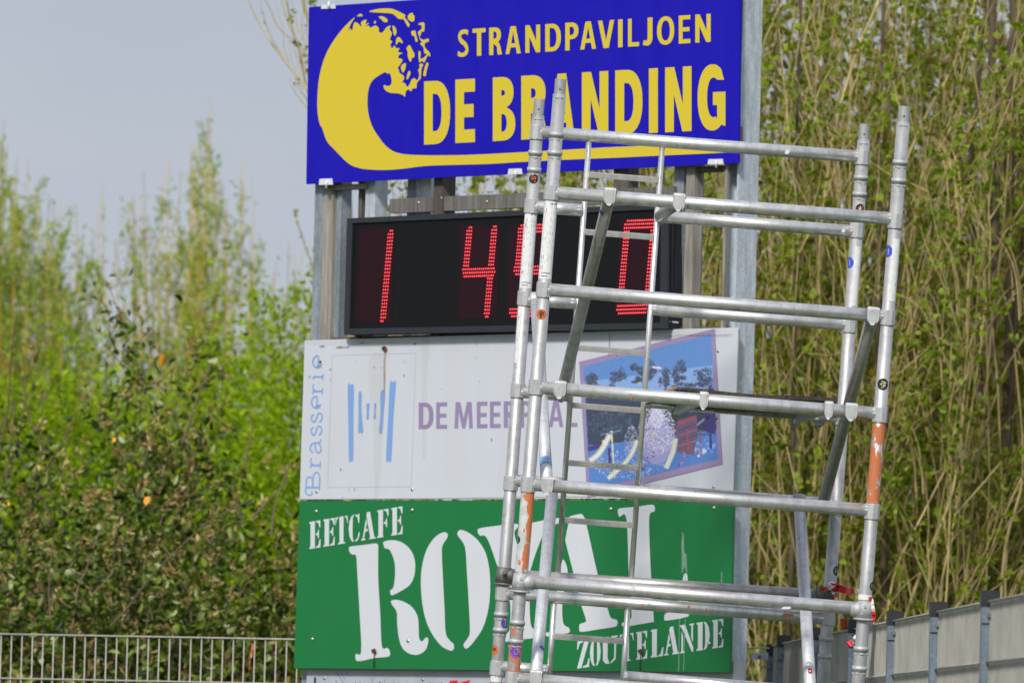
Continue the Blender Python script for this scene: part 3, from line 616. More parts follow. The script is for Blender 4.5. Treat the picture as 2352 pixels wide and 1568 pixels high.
flat(mb, [[ZW(p) for p in [(85, 128), (2080, 70), (3500, 25), (3500, 60), (2080, 130), (900, 170), (85, 160)]]], OF + .0031); mb.build('dirt_streak', ST_D, ws)
mb = MB(); flat(mb, [[ZP(p) for p in ribbon(smooth_open([(1200, 95), (1350, 80), (1450, 84), (1560, 78), (1640, 82), (1750, 76)], 4), [6 if i % 3 else 9 for i in range(26)])]], OF + .005)
flat(mb, [[ZW(p) for p in ribbon([(40, 1436), (1000, 1430), (2300, 1415), (3500, 1409)], 6)]], OF + .0001); flat(mb, [[ZP(p) for p in ribbon([(735, 60), (738, 130), (733, 250)], 7)]], OF + .0048)
mb.build('algae_line', ST_G, ws)
mb = MB(); rs = random.Random(3)
for x, y, L, h in ((215, 172, 60, 8), (375, 178, 100, 9), (285, 362, 20, 7), (290, 447, 8, 6), (900, 297, 10, 6), (710, 346, 14, 5), (650, 347, 14, 4), (1494, 265, 8, 12), (1500, 290, 5, 6), (1516, 462, 9, 6), (1200, 527, 9, 5), (375, 1182, 9, 20), (490, 1350, 7, 20), (443, 1352, 5, 12), (393, 1420, 5, 16), (1620, 935, 7, 24), (980, 150, 20, 18), (897, 400, 5, 50), (505, 298, 4, 10), (795, 145, 5, 14), (457, 118, 5, 14), (1497, 155, 5, 16), (1720, 130, 5, 16), (540, 145, 50, 4), (200, 480, 8, 8)):
    for _ in range(3): 
        a, b2 = x + rs.uniform(-.4, .2) * L, y + rs.uniform(-.3, .3) * h
        flat(mb, [[ZW(p) for p in [(a, b2), (a + L * .5, b2 - 1), (a + L * .5, b2 + max(2.5, h * .4)), (a, b2 + max(2.5, h * .45))]]], OF + .004 + .0001 * _)
mb.build('dirt_spots', m_flat('dark_dirt', (.07, .065, .05), .8), ws)

# ------------------------------------------------------------------ green sign
GO = .034
gs = thing('green_sign', frame_at(S(675, 1533, GO)), 'green sign with huge white stencil letters below the white sign', 'sign')
quad_board(MB(), [(688, 1149.5), (1683.5, 1147.2), (1675, 1543.3), (675, 1533.3)], GO, .012).build('board', S_GREEN, gs)
quad_board(MB(), [(690, 1151), (1687, 1149), (1678, 1544), (677, 1534.5)], GO - .0125, .008).build('backing', bpy.data.materials['beige_board_core'], gs)
OF = GO + .0007
mb = MB()
G3 = [[(487, 455), (500, 440), (600, 428), (700, 415), (725, 425), (728, 470), (728, 700), (745, 1000), (758, 1262), (800, 1275), (822, 1298), (815, 1345), (700, 1358), (560, 1385), (540, 1345), (548, 1325), (588, 1305), (575, 1000), (555, 650), (545, 518), (510, 505), (490, 480)],
      [(775, 400), (850, 387), (930, 410), (1000, 475), (1032, 570), (1025, 680), (985, 760), (900, 815), (840, 842), (827, 815), (830, 800), (855, 770), (868, 650), (860, 560), (835, 490), (815, 462), (785, 455), (773, 430)],
      [(838, 885), (900, 882), (985, 920), (1040, 985), (1060, 1060), (1065, 1190), (1090, 1222), (1110, 1200), (1130, 1188), (1142, 1215), (1120, 1290), (1060, 1330), (990, 1325), (930, 1280), (900, 1200), (885, 1080), (880, 980), (840, 915)],
      [(1270, 322), (1302, 340), (1295, 370), (1260, 430), (1253, 500), (1262, 700), (1275, 950), (1285, 1150), (1320, 1215), (1350, 1245), (1350, 1285), (1320, 1297), (1240, 1250), (1150, 1120), (1100, 960), (1080, 760), (1090, 600), (1130, 460), (1200, 360)],
      [(1385, 320), (1410, 303), (1480, 330), (1560, 400), (1620, 510), (1650, 680), (1645, 900), (1600, 1090), (1520, 1220), (1460, 1280), (1435, 1265), (1435, 1240), (1470, 1190), (1485, 1130), (1475, 900), (1460, 650), (1445, 450), (1400, 370), (1382, 345)]]
G4 = [[(22, 310), (45, 288), (190, 268), (335, 252), (355, 278), (325, 325), (350, 430), (388, 560), (425, 420), (462, 262), (500, 238), (690, 205), (700, 240), (640, 270), (570, 325), (455, 645), (450, 860), (460, 1080), (500, 1130), (515, 1160), (500, 1190), (370, 1208), (235, 1225), (225, 1190), (270, 1150), (288, 1100), (285, 870), (190, 615), (100, 372), (40, 350)],
      [(722, 556), (742, 565), (762, 625), (760, 690), (722, 900), (728, 1070), (775, 1110), (775, 1150), (690, 1165), (600, 1182), (585, 1150), (640, 1100), (690, 700)],
      [(780, 195), (870, 172), (895, 190), (920, 260), (1015, 680), (1100, 970), (1125, 1030), (1170, 1045), (1175, 1080), (1150, 1102), (1020, 1122), (880, 1143), (860, 1120), (865, 1080), (905, 1065), (915, 1040), (870, 900), (820, 690), (750, 410), (748, 370), (775, 230)],
      [(1180, 140), (1200, 125), (1330, 112), (1450, 95), (1482, 110), (1480, 150), (1440, 185), (1440, 400), (1455, 720), (1475, 1040), (1462, 1062), (1350, 1082), (1230, 1100), (1215, 1070), (1285, 1035), (1290, 960), (1270, 700), (1250, 212), (1195, 195), (1180, 165)],
      [(1738, 660), (1755, 690), (1755, 800), (1765, 985), (1740, 1022), (1580, 1050), (1562, 1030), (1575, 990), (1650, 960), (1690, 850), (1718, 690)]]
for gl_, Z_ in ((G3[:3], ZG), (G3[3:], ZG), (G4[:1], ZH), (G4[1:3], ZH), (G4[3:], ZH)):      # R, O, Y, A, L
    mb = MB()
    for g_ in gl_: flat(mb, [[Z_(p) for p in smooth_closed(g_, 4)]], OF)
    mb.build('letter', S_LETTER, gs)
mb = MB(); top, bot = lin((150, 240), (928, 108)), lin((152, 462), (930, 336))
for ch, x0, x1 in (('E', 158, 252), ('E', 274, 370), ('T', 374, 476), ('C', 484, 580), ('A', 588, 705), ('F', 718, 815), ('E', 834, 930)):
    mb = MB(); put_letter(mb, stencil(ch), x0, x1, top, bot, OF, ZG); mb.build('letter', S_LETTER, gs)
mb = MB(); top, bot = lin((845, 1222), (2050, 1034)), lin((845, 1446), (2050, 1268))
for ch, x0, x1 in (('Z', 842, 945), ('O', 948, 1038), ('U', 1046, 1180), ('T', 1194, 1308), ('E', 1328, 1422), ('L', 1444, 1552), ('A', 1560, 1682), ('N', 1692, 1808), ('D', 1826, 1938), ('E', 1956, 2050)):
    mb = MB(); put_letter(mb, stencil(ch), x0, x1, top, bot, OF, ZH); mb.build('letter', S_LETTER, gs)
mb = MB()
for x, y in ((726, 1174), (946, 1171), (717, 1467), (937, 1470.5), (1402.5, 1168.5), (1639.5, 1166), (1628.5, 1477)): dome(mb, x, y, GO + .001, .0085)
mb.build('screw', SCREW, gs)
mb = MB()
for cx, cy in ((859, 1494), (1471, 1495)): flat(mb, [smooth_closed([(cx - 7, cy - 1), (cx + 1, cy - 6), (cx + 5, cy), (cx + 4, cy + 7), (cx, cy + 6)], 3)], OF + .006)
mb.build('rusty_nail', RUST, gs)
mb = MB(); flat(mb, [[(858, 1500), (861.5, 1500), (862, 1533), (856, 1533)]], OF + .002); flat(mb, [[(1470, 1500), (1473, 1500), (1472, 1541), (1468.5, 1541)]], OF + .002); mb.build('rust_streak', m_stain('dark_streak', (.02, .02, .015), .8), gs)
PALE_ST = m_stain('pale_streak', (.45, .60, .55), .55)
for st in ([(1566, 1222), (1569, 1222), (1572, 1300), (1578, 1318), (1579, 1316), (1577, 1272), (1572, 1268)], [(1565, 1240), (1571, 1225), (1573, 1300), (1566, 1318)], [(1656, 1312), (1659, 1312), (1659, 1340), (1656, 1340)], [(1560, 1420), (1562, 1420), (1560, 1541), (1557.5, 1541)], [(1573, 1420), (1575, 1420), (1571, 1541), (1569, 1541)]):
    mb = MB(); flat(mb, [[p for p in st]], OF + .0012 + .0002 * (st[0][0] % 4)); mb.build('bird_dropping_streak', PALE_ST, gs)

# ------------------------------------------------------------------ lowest sign, cut by the picture's edge
LO = .0
lo = thing('lower_sign', frame_at(S(703, 1900, LO)), 'dull white sign half cut off by the bottom edge, set back under the green sign', 'sign')
quad_board(MB(), [(706, 1500), (1710, 1517), (1697, 1960), (694, 1900)], LO, .008).build('board', S_LOW, lo)
OF = LO + .0007
ZL = lambda p: (666.1 + p[0] * .21976, 1435.5 + p[1] * .21976)
mb = MB()
for st in ([(250, 545), (262, 535), (273, 550), (270, 620), (248, 620)], [(675, 598), (686, 592), (690, 640), (676, 640)], [(725, 600), (738, 592), (740, 640), (728, 640)], [(930, 592), (944, 585), (950, 640), (928, 640)], [(1083, 597), (1092, 592), (1095, 640), (1085, 640)], [(1345, 600), (1356, 596), (1358, 640), (1346, 640)], [(1455, 600), (1472, 594), (1480, 640), (1458, 640)], [(1490, 598), (1500, 594), (1502, 640), (1492, 640)], [(1560, 600), (1590, 596), (1600, 640), (1560, 640)]):
    mb = MB(); flat(mb, [[ZL(p) for p in st]], OF); mb.build('letter', INK, lo)
mb = MB()
for st in ([(1672, 575), (1745, 572), (1760, 600), (1880, 568), (1885, 585), (1800, 640), (1650, 640), (1662, 605)], [(2238, 590), (2300, 580), (2300, 640), (2225, 640)]): flat(mb, [[ZL(p) for p in st]], OF)
mb.build('red_print', RED, lo)
mb = MB()
for a, b2, w_ in (((480, 480), (560, 600), 10), ((520, 470), (575, 560), 9), ((600, 475), (590, 520), 14), ((470, 620), (490, 575), 10), ((858, 545), (860, 640), 6), ((987, 550), (990, 640), 6), ((1140, 580), (1142, 640), 5), ((1220, 580), (1222, 640), 5)):
    flat(mb, [[ZL(p) for p in ribbon([a, b2], w_)]], OF)
mb.build('faded_print', m_flat('faded_blue_print', (.25, .28, .42), .6), lo)
mb = MB()
for x, y in ((745, 1556), (971, 1559)): dome(mb, x, y, LO + .001, .008)
mb.build('screw', SCREW, lo)
# ------------------------------------------------------------------ scaffold tower
DN, DF = 32.6, 34.4
RT = .0252
_c = ground(1570, 1500, (DN + DF) / 2)
sc_ = thing('scaffold_tower', _c, 'leaning aluminium scaffold tower with ladder frames standing in front of the signs', 'scaffold')
LEGS = {}
class Leg:
    def __init__(s, x0, y0, x1, y1, d, yspig, key):
        s.p0, s.p1 = P(x0, y0, d), P(x1, y1, d); s.y0, s.y1 = y0, y1; s.a = (s.p0 - s.p1).normalized(); s.key = key
        t = s.p1.z / s.a.z; s.foot = s.p1 - s.a * t
        mb = MB(); ps = s.at(yspig)
        mb.tube(s.foot + s.a * .02, ps, RT, n=28).tube(ps - s.a * .002, s.p0, RT * .865, n=28, caps=False)
        mb.tube(s.p0, s.p0 - s.a * .012, RT * .80, n=28, caps=True)               # the hollow mouth of the spigot
        hole = s.at(y0 + 24) - FWD * RT * .868
        s.o = mb.build('upright', ALU_UP, sc_); LEGS[key] = s
        h = MB(); s.wrap(h, s.at(y0 + 24), RT * .868, [(.0042 * math.cos(t), .0042 * math.sin(t)) for t in [i * .5236 for i in range(12)]], .0003); h.build('pin_hole', m_flat('pin_hole_shade_' + key, (.10, .085, .03), .9), s.o)
        w_ = MB()
        for i in range(8): w_.tube(s.at(yspig + 8) - FWD * RT * .96 + RIGHT * (i - 4) * .0036, s.at(yspig + 8) - FWD * RT * .96 + RIGHT * (i - 3) * .0036, .0022, n=6)
        w_.build('weld', CAST, s.o)
        b = MB().tube(s.foot, s.foot + Vector((0, 0, .012)), .075, n=24); b.tube(s.foot + Vector((0, 0, .012)), s.foot + Vector((0, 0, .25)), .019, n=16); b.build('foot_plate', GALV, sc_)
    def at(s, y): return s.p0 + (s.p1 - s.p0) * ((y - s.y0) / (s.y1 - s.y0))
    def wrap(s, mb, c, r, pts, lift=.0004, mi=0, rot=0.):
        """polygon given as (sideways, up) metres wrapped on the tube at c, turned rot radians round it"""
        f0 = -FWD; f0 = (f0 - s.a * f0.dot(s.a)).normalized(); sd_ = s.a.cross(f0).normalized()
        if sd_.dot(RIGHT) < 0: sd_ = -sd_
        v = []
        for x, h in pts:
            t = x / r + rot; v.append(c + s.a * h + (f0 * math.cos(t) + sd_ * math.sin(t)) * (r + lift))
        mb.add(v, [list(range(len(v)))], mi)
    def wrap_grid(s, mb, c, r, w_, h_, lift=.0004, mi=0, rot=0., rnd=False, n=16):
        f0 = -FWD; f0 = (f0 - s.a * f0.dot(s.a)).normalized(); sd_ = s.a.cross(f0).normalized()
        if sd_.dot(RIGHT) < 0: sd_ = -sd_
        v, f = [], []
        for j in range(n + 1):
            hh = -h_ / 2 + h_ * j / n if not rnd else -h_ / 2 * math.cos(math.pi * j / n)
            ww = w_ if not rnd else w_ * math.sqrt(max(0, 1 - (2 * hh / h_) ** 2))
            for i in range(n + 1):
                t = (-ww / 2 + ww * i / n) / r + rot; v.append(c + s.a * hh + (f0 * math.cos(t) + sd_ * math.sin(t)) * (r + lift))
        f = [(j * (n + 1) + i, j * (n + 1) + i + 1, (j + 1) * (n + 1) + i + 1, (j + 1) * (n + 1) + i) for j in range(n) for i in range(n)]
        mb.add(v, f, mi, True)
_cp = MB(); _cp.tube(Vector((0, 0, -.027)), Vector((0, 0, .027)), .0302, n=18, smooth=False, flute=.055)
_cp.tube(Vector((0, 0, -.0305)), Vector((0, 0, -.0265)), .0285, n=24); _cp.tube(Vector((0, 0, .0265)), Vector((0, 0, .0295)), .0275, n=24)
COUP = _cp.mesh('coupler_mesh', CAST)
_cl = MB(); _cl.tube(Vector((0, 0, -.0085)), Vector((0, 0, .0085)), .0292, n=28); _cl.tube(Vector((0, 0, -.0125)), Vector((0, 0, -.008)), .0272, n=20)
for i in range(7): _cl.tube(Vector((.014 * math.cos(i), .014 * math.sin(i), -.010)) * 1.8, Vector((.0145 * math.cos(i + .5), .0145 * math.sin(i + .5), -.0125)) * 1.8, .003, n=5)
COLL = _cl.mesh('collar_mesh', CAST)
def along(a, p, spin=0.):
    u, w_ = perp(a); m = Matrix((u, a.cross(u) * 1.0, a)).transposed().to_4x4() @ Matrix.Rotation(spin, 4, 'Z'); m.translation = p; return m
def coupler(leg, y, name='coupler', me=None): 
    return link_mesh(name, me or COUP, leg.o, along(leg.a, leg.at(y), random.random() * 6))
NL = Leg(1288, 182, 1180, 1536, DN, 217, 'near_left'); NR = Leg(2078, 244, 1974, 1536, DN, 281, 'near_right')
FL = Leg(1239, 228, 1142.8, 1522, DF, 266, 'far_left'); FR = Leg(1986.5, 285, 1891, 1549.6, DF, 322, 'far_right')
for y in (442, 665, 888.5, 1112): coupler(NL, y)
for y in (507, 729, 952, 1174): coupler(NR, y)
for y in (303.5, 473, 685, 896, 1109, 1361, 1533): coupler(FL, y)
for y in (361.5, 529, 746.5, 959, 1165, 1418): coupler(FR, y)
coupler(NL, 1560); coupler(NR, 1620); coupler(FR, 1590)
for leg, ys in ((NL, (309, 351, 1429, 1472)), (NR, (373, 415, 1489, 1534)), (FL, (351, 390, 1410, 1446)), (FR, (408, 446, 1466, 1506))):
    for y in ys: coupler(leg, y, 'collar', COLL)
def big_casting(leg, y, mat, ang):
    mb = MB(); a = leg.a; c = leg.at(y)
    mb.tube(c - a * .030, c + a * .034, .0345, .029, n=24).tube(c - a * .0375, c - a * .030, .0385, n=28)
    d = (RIGHT * math.cos(.08) - UP * math.sin(.08)) * (1 if leg in (NL, FL) else -1)
    mb.tube(c + a * .003, c + d * .052 + a * .001, .030, .0275, n=20)
    mb.tube(c + a * .016 - FWD * .0305, c + a * .016 - FWD * .0345, .0062, n=12).tube(c - a * .012 - FWD * .033 - RIGHT * .008, c - a * .012 - FWD * .0355 - RIGHT * .008, .0045, n=12)
    return mb.build('corner_casting', mat, leg.o)
big_casting(NL, 1337, CAST, 0); big_casting(NR, 1401, CAST, 0); big_casting(FL, 1321, CAST_DARK, 0); big_casting(FR, 1366, CAST_DARK, 0)
mb = MB(); c = FL.at(1314); mb.tube(c - FWD * .03, c - FWD * .047, .010, n=6).tube(c - FWD * .047, c - FWD * .058, .006, n=10); mb.build('clamp_bolt', CAST_DARK, FL.o)
mb = MB(); c = FR.at(1362) + RIGHT * .012; mb.tube(c - FWD * .03, c - FWD * .05, .016, n=12).tube(c - FWD * .05, c - FWD * .06, .008, n=8); mb.build('clamp_bolt', CAST_DARK, FR.o)
def rung(x0, y0, x1, y1, d, mat=None, name='rung'):
    p, q = P(x0, y0, d), P(x1, y1, d); a = (q - p).normalized()
    mb = MB().tube(p + a * .012, q - a * .012, .0248, n=28)
    for e, s_ in ((p, 1), (q, -1)): mb.tube(e + a * s_ * .006, e + a * s_ * .034, .0262, .0252, n=20, flute=.06)
    return mb.build(name, mat or ALU, sc_)
NRG = []
for y in ((442.0, 503.3), (664.5, 727), (888.5, 950), (1111.0, 1172), (1333.5, 1397.5), (1557, 1618)):
    xa = 1288 - (y[0] - 182) * .0798; xb = 2078 - (y[1] - 244) * .0805; NRG.append(rung(xa, y[0], xb, y[1], DN))
for i, y in enumerate(((302.5, 361), (474, 532), (687, 745.5), (899, 957.5), (1102, 1158), (1319.5, 1368), (1361.5, 1420), (1530, 1590))):
    xa = 1239 - (y[0] - 228) * .0744; xb = 1986.5 - (y[1] - 285) * .0755
    if i in (0, 5, 6): rung(xa, y[0], xb, y[1], DF, ALU_OLD if i == 5 else ALU); continue
    k_ = (y[1] - y[0]) / (xb - xa)                       # the built-in ladder interrupts these rungs
    xs1 = 1353.8 - (y[0] + 8 - 312) * .0721; xs2 = 1521.8 - (y[0] + 21 - 327) * .0721
    if i == 7: xs1 -= 3; xs2 -= 5
    rung(xa, y[0], xs1, y[0] + (xs1 - xa) * k_, DF); rung(xs2, y[0] + (xs2 - xa) * k_, xb, y[1], DF)
# ladder welded into the far frames
def stile(x0, y0, x1, y1):
    p, q = P(x0, y0, DF), P(x1, y1, DF)
    mb = MB().tube(p, q, .0112, n=16); mb.tube(p, p + (q - p).normalized() * .012, .016, .012, n=14).tube(q, q + (p - q).normalized() * .012, .016, .012, n=14)
    return mb.build('ladder_stile', ALU, sc_)
stile(1353.8, 312, 1281, 1321); stile(1521.8, 327, 1449, 1337); stile(1273.5, 1374, 1258, 1600); stile(1442.5, 1386, 1426, 1640)
def lrung(x0, y0, x1, y1):
    p, q = P(x0, y0, DF), P(x1, y1, DF); a = (q - p).normalized(); up = UP - a * UP.dot(a); up.normalize(); bk = a.cross(up).normalized()
    mb = MB(); h, t = .0235, .022
    mb.box(p - up * h / 2 - bk * t / 2, a * (q - p).length, up * h, bk * t)
    for k in (-.25, .0, .25): mb.box(p + up * (h * k - .0012) - FWD * (t / 2 + .0016), a * (q - p).length, up * .0024, FWD * .0016)
    return mb.build('ladder_rung', ALU_OLD, sc_)
for i, y in enumerate((401, 532.5, 666, 798.5, 930, 1062.3, 1193.6)):
    xa = 1353.8 - (y - 312) * .0721 + 5; lrung(xa, y, xa + 160, y + 12.4)
lrung(1272.5, 1460, 1432, 1471.5)
# hooks: a cast claw bent over a rung; tapering tongue in front
def hook(c, a, w_, front, up, mat=CAST, name='hook'):
    mb = MB(); ro, ri = .0325, .0262; NA, NW = 34, 8; grid = []
    for i in range(NA + 1):
        th = R_(-100 + 240 * i / NA)               # 0 = straight up, positive towards the front
        deg = math.degrees(th); hw = w_ / 2
        if deg > 84: hw *= max(.05, 1 - (math.tan(R_(deg - 84)) / math.tan(R_(56.5))) ** 2.6) ** .42
        if deg > 0: sq = min(.0315 / max(math.sin(th), math.cos(th), .1) - .0325, .0092) if deg < 90 else .0315 / math.sin(th) - .0325
        else: sq = 0
        for r in (ro, ri):
            for j in range(NW + 1):
                x = -hw + 2 * hw * j / NW; rr = r - (.0035 if j in (0, NW) and r == ro else 0) 
                rr += sq if (r == ro or deg > 90) else 0
                grid.append(c + a * x + (up * math.cos(th) + front * math.sin(th)) * rr)
    n2 = 2 * (NW + 1); f = []
    for i in range(NA):
        for j in range(NW):
            o = i * n2 + j; f.append((o, o + 1, o + n2 + 1, o + n2)); o += NW + 1; f.append((o, o + n2, o + n2 + 1, o + 1))
        for j in (0, NW): o = i * n2 + j; f.append((o, o + n2, o + n2 + NW + 1, o + NW + 1))
    for i in (0, NA):
        for j in range(NW): o = i * n2 + j; f.append((o, o + NW + 1, o + NW + 2, o + 1))
    mb.add(grid, f, 0, True); return mb
_ra = (RIGHT * math.cos(R_(4.55)) - UP * math.sin(R_(4.55))).normalized(); _ru = (UP * math.cos(R_(4.55)) + RIGHT * math.sin(R_(4.55))).normalized()
def brace(n_, f_, mat, r=.0235):
    """diagonal from a near rung (x, y) to a far rung (x, y), with a claw at both ends"""
    (x0, y0), (x1, y1) = n_, f_; p, q = P(x0, y0, DN), P(x1, y1, DF); a = (q - p).normalized()
    o = MB().tube(p + a * .030 + FWD * .012, q - a * .035 - FWD * .012, r, n=26).build('brace', mat, sc_)
    hook(p, _ra, .047, -FWD, _ru).build('hook', CAST, o)
    hook(q, _ra, .047, FWD, _ru).build('hook', CAST, o)
    return o, p, q, a
b1 = brace((1400, 450), (1290, 903), ALU_OLD); b2 = brace((1559, 463), (1516, 497), ALU_OLD)
t2 = brace((1256.5, 1113), (1231, 689), ALU_BLUE); t3 = brace((1230, 1556), (1270, 1112), ALU_BLUE)
b3 = brace((2004.5, 724), (1888, 1163), ALU_OLD); b4 = brace((1863, 1612), (1836, 1152), ALU_BLUE)
b5 = brace((1285.5, 893), (1234, 905), ALU_OLD, .012); b6 = brace((1954.5, 944), (1884, 961), ALU_OLD, .012)
def band(br, ymid, hpx, mat, name, r=.0239):
    o, p, q, a = br; best = None
    for i in range(400):
        c_ = p + (q - p) * (i / 399); d_ = c_ - EYE; z = d_.dot(FWD); y = CY - F * d_.dot(UP) / z
        if best is None or abs(y - ymid) < best[0]: best = (abs(y - ymid), c_)
    c_ = best[1]; h = hpx / 570
    vert = abs((q - p).normalized().dot(UP)); h /= max(.2, vert)
    return MB().tube(c_ - a * h / 2, c_ + a * h / 2, r, n=26, caps=False).build(name, mat, o), c_
band(t2, 1066, 13, CYAN, 'blue_band'); band(b4, 1180, 10, CYAN, 'blue_band')
# labels on the slanting light brace
o, p, q, a = b4
for y0, h, m, nm in ((1530, 14, LABEL, 'small_label'), (1551, 25, RED, 'small_label')):
    pass
class _T:                                                  # wrap helper for any tube
    def __init__(s, br): s.o, s.p, s.q, s.a = br
    wrap = Leg.wrap; wrap_grid = Leg.wrap_grid
    def at(s, y):
        best = None
        for i in range(400):
            c_ = s.p + (s.q - s.p) * (i / 399); d_ = c_ - EYE; yy = CY - F * d_.dot(UP) / d_.dot(FWD)
            if best is None or abs(yy - y) < best[0]: best = (abs(yy - y), c_)
        return best[1]
def patch(t, y, w_, h_, mats, name, rot=0., rnd=False, r=RT, marks=None):
    if 'fix' and t.a.dot(UP) < 0: t.a = -t.a
    mb = MB(); t.wrap_grid(mb, t.at(y), r, w_, h_, .0005, 0, rot, rnd)
    for m_ in (marks or []):
        mi, pts = m_; t.wrap(mb, t.at(y), r, pts, .0009, mi, rot)
    return mb.build(name, mats, t.o)
rect = lambda x, y, w_, h_: [(x, y), (x + w_, y), (x + w_, y + h_), (x, y + h_)]
B4 = _T(b4); patch(B4, 1530.5, .020, .026, [LABEL, GREYINK], 'label', r=.0236, rot=-.1, marks=[(1, rect(-.006, -.008, .008, .003)), (1, rect(-.006, 0, .010, .003))])
patch(B4, 1552, .016, .045, [RED, LABEL], 'label', r=.0236, rot=.05, marks=[(1, rect(-.004, -.012, .002, .012)), (1, rect(.001, -.012, .002, .012))])
# instruction labels round the uprights
rs = random.Random(8)
def text_marks(w_, h_, mi=1):
    o = []
    y = h_ / 2 - .045
    while y > -h_ / 2 + .03:
        for x0, x1 in ((-.40, -.08), (.02, .40)):
            if rs.random() < .75: o.append((mi, rect(x0 * w_, y, (x1 - x0) * w_ * rs.uniform(.4, .95), rs.choice((.0022, .0022, .010, .014)))))
        y -= rs.choice((.009, .012, .019))
    return o
def label_text(t, y, r, s, x0, h0, hh, mi, rot, mb):
    x = x0
    for ch in s:
        if ch != ' ':
            for cont in glyph(ch, .3, .2):
                pts = cont[0]; t.wrap(mb, t.at(y), r, [(x + gx * hh * .6, h0 - gy * hh) for gx, gy in pts], .001, mi, rot)
        x += hh * .78
for t, y0, y1, wd, rot in ((NL, 463, 640, .066, .12), (FL, 487, 661, .066, .15)):
    h_ = (y1 - y0) / (592 if t is NL else 562); ym = (y0 + y1) / 2
    mk = text_marks(wd, h_) + [(2, [(-.026, h_ / 2 - .088), (-.006, h_ / 2 - .088), (-.018, h_ / 2 - .025)]), (3, [(-.020, h_ / 2 - .083), (-.013, h_ / 2 - .083), (-.017, h_ / 2 - .058)])]
    o_ = patch(t, ym, wd, h_, [LABEL, GREYINK, BRICK, LABEL], 'instruction_label', rot=rot, marks=mk)
    mb = MB(); label_text(t, ym, RT, 'HI WAY', -.004, h_ / 2 - .008, .0062, 0, rot, mb); label_text(t, ym, RT, 'SCAFFOLDS', -.020, -h_ / 2 + .026, .0052, 0, rot, mb); label_text(t, ym, RT, 'LIMITED', -.020, -h_ / 2 + .014, .0045, 0, rot, mb)
    mb.build('label_text', INK, t.o)
patch(FL, 1556, .060, .03, [LABEL, INK, BRICK], 'label', marks=[(1, rect(-.004, .002, .012, .003)), (2, rect(.009, .002, .006, .003))])
patch(FL, 767, .018, .235, [LABEL, GREYINK], 'label_strip', rot=-.75, marks=[(1, rect(-.002, .06, .004, .012)), (1, rect(-.002, -.03, .004, .01))])
patch(NR, 620, .030, .238, [LABEL, GREYINK], 'label_strip', rot=.42, marks=[(1, rect(.008, -.06, .002, .012))])
patch(FR, 634, .028, .24, [LABEL, GREYINK], 'label_strip', rot=.45, marks=[(1, rect(.006, .03, .003, .008))])
def disc(t, y, d, mats, rot, marks, name='sticker', r=RT): return patch(t, y, d, d, mats, name, rot, True, r, marks)
def orange_marks(seed, mi=1):
    q = random.Random(seed); o = []
    for i in range(3): 
        x = -.010 + i * .007; o.append((mi, [(x, .002 + i * .003), (x + .004, .005 + i * .003), (x + .007, -.002 + i * .001), (x + .004, -.004)]))
    for i in range(7): x, y = q.uniform(-.012, .009), q.uniform(-.014, .012); o.append((mi, rect(x, y, q.uniform(.003, .006), .0025)))
    return o
disc(FL, 411, .039, [INK, ORANGE_P], .0, orange_marks(1)); disc(NL, 722, .040, [ORANGE_P, INK], -.15, orange_marks(2) + [(1, rect(-.003, -.014, .006, .028))])
disc(FL, 1492, .040, [ORANGE_P, INK], -.85, orange_marks(3)); disc(FR, 479, .038, [INK, ORANGE_P, LABEL], .25, orange_marks(4) + [(2, [(-.004, -.01), (.002, -.012), (.001, .012), (-.003, .006)])])
disc(NR, 882, .045, [INK, CREAM], .05, orange_marks(5) + orange_marks(6)); disc(NL, 1494, .056, [PURPLE, LABEL], .1, [(1, rect(-.008, .001, .016, .0025)), (1, rect(-.007, -.006, .014, .0025)), (1, rect(-.005, -.012, .010, .0025)), (1, rect(-.006, .007, .013, .0015)), (1, rect(-.012, .016, .006, .003)), (1, rect(.002, .018, .008, .003))])
disc(FL, 1429, .044, [PURPLE, LABEL], .95, [(1, rect(-.004, -.012, .002, .024))]); disc(FR, 604, .046, [BLUE_S, LABEL, PURPLE], -1.05, [(1, rect(.004, -.012, .002, .022)), (2, rect(-.01, -.015, .01, .012))]); disc(NR, 578, .046, [BLUE_S, LABEL, PURPLE], -1.0, [(1, rect(.004, -.012, .002, .022)), (2, rect(-.01, -.015, .01, .012))])
disc(FR, 1309, .040, [INK, TEAL], 1.05, [(1, rect(-.012, -.010, .006, .020)), (1, rect(-.003, -.003, .007, .005))]); disc(NR, 1344, .036, [INK, TEAL], 1.25, [(1, rect(-.010, -.008, .004, .016))])
disc(FR, 877, .034, [ORANGE_P, INK], 1.1, [(1, rect(-.006, -.004, .004, .01))]); disc(_T(t3), 1494, .030, [BLUE_S, CYAN], .9, [(1, rect(-.010, -.008, .003, .016))], r=.0236)
disc(_T(b3), 1134, .05, [PURPLE, LABEL], -.2, [(1, rect(-.006, -.004, .012, .003))], r=.0236); disc(_T(b1), 652, .044, [CREAM, INK], .1, orange_marks(9), r=.0236); disc(_T(b1), 482, .032, [PURPLE, CYAN], -.9, [], r=.0236)
disc(NL, 1240, .03, [INK, TEAL], -1.2, [(1, rect(0, -.01, .004, .02))])
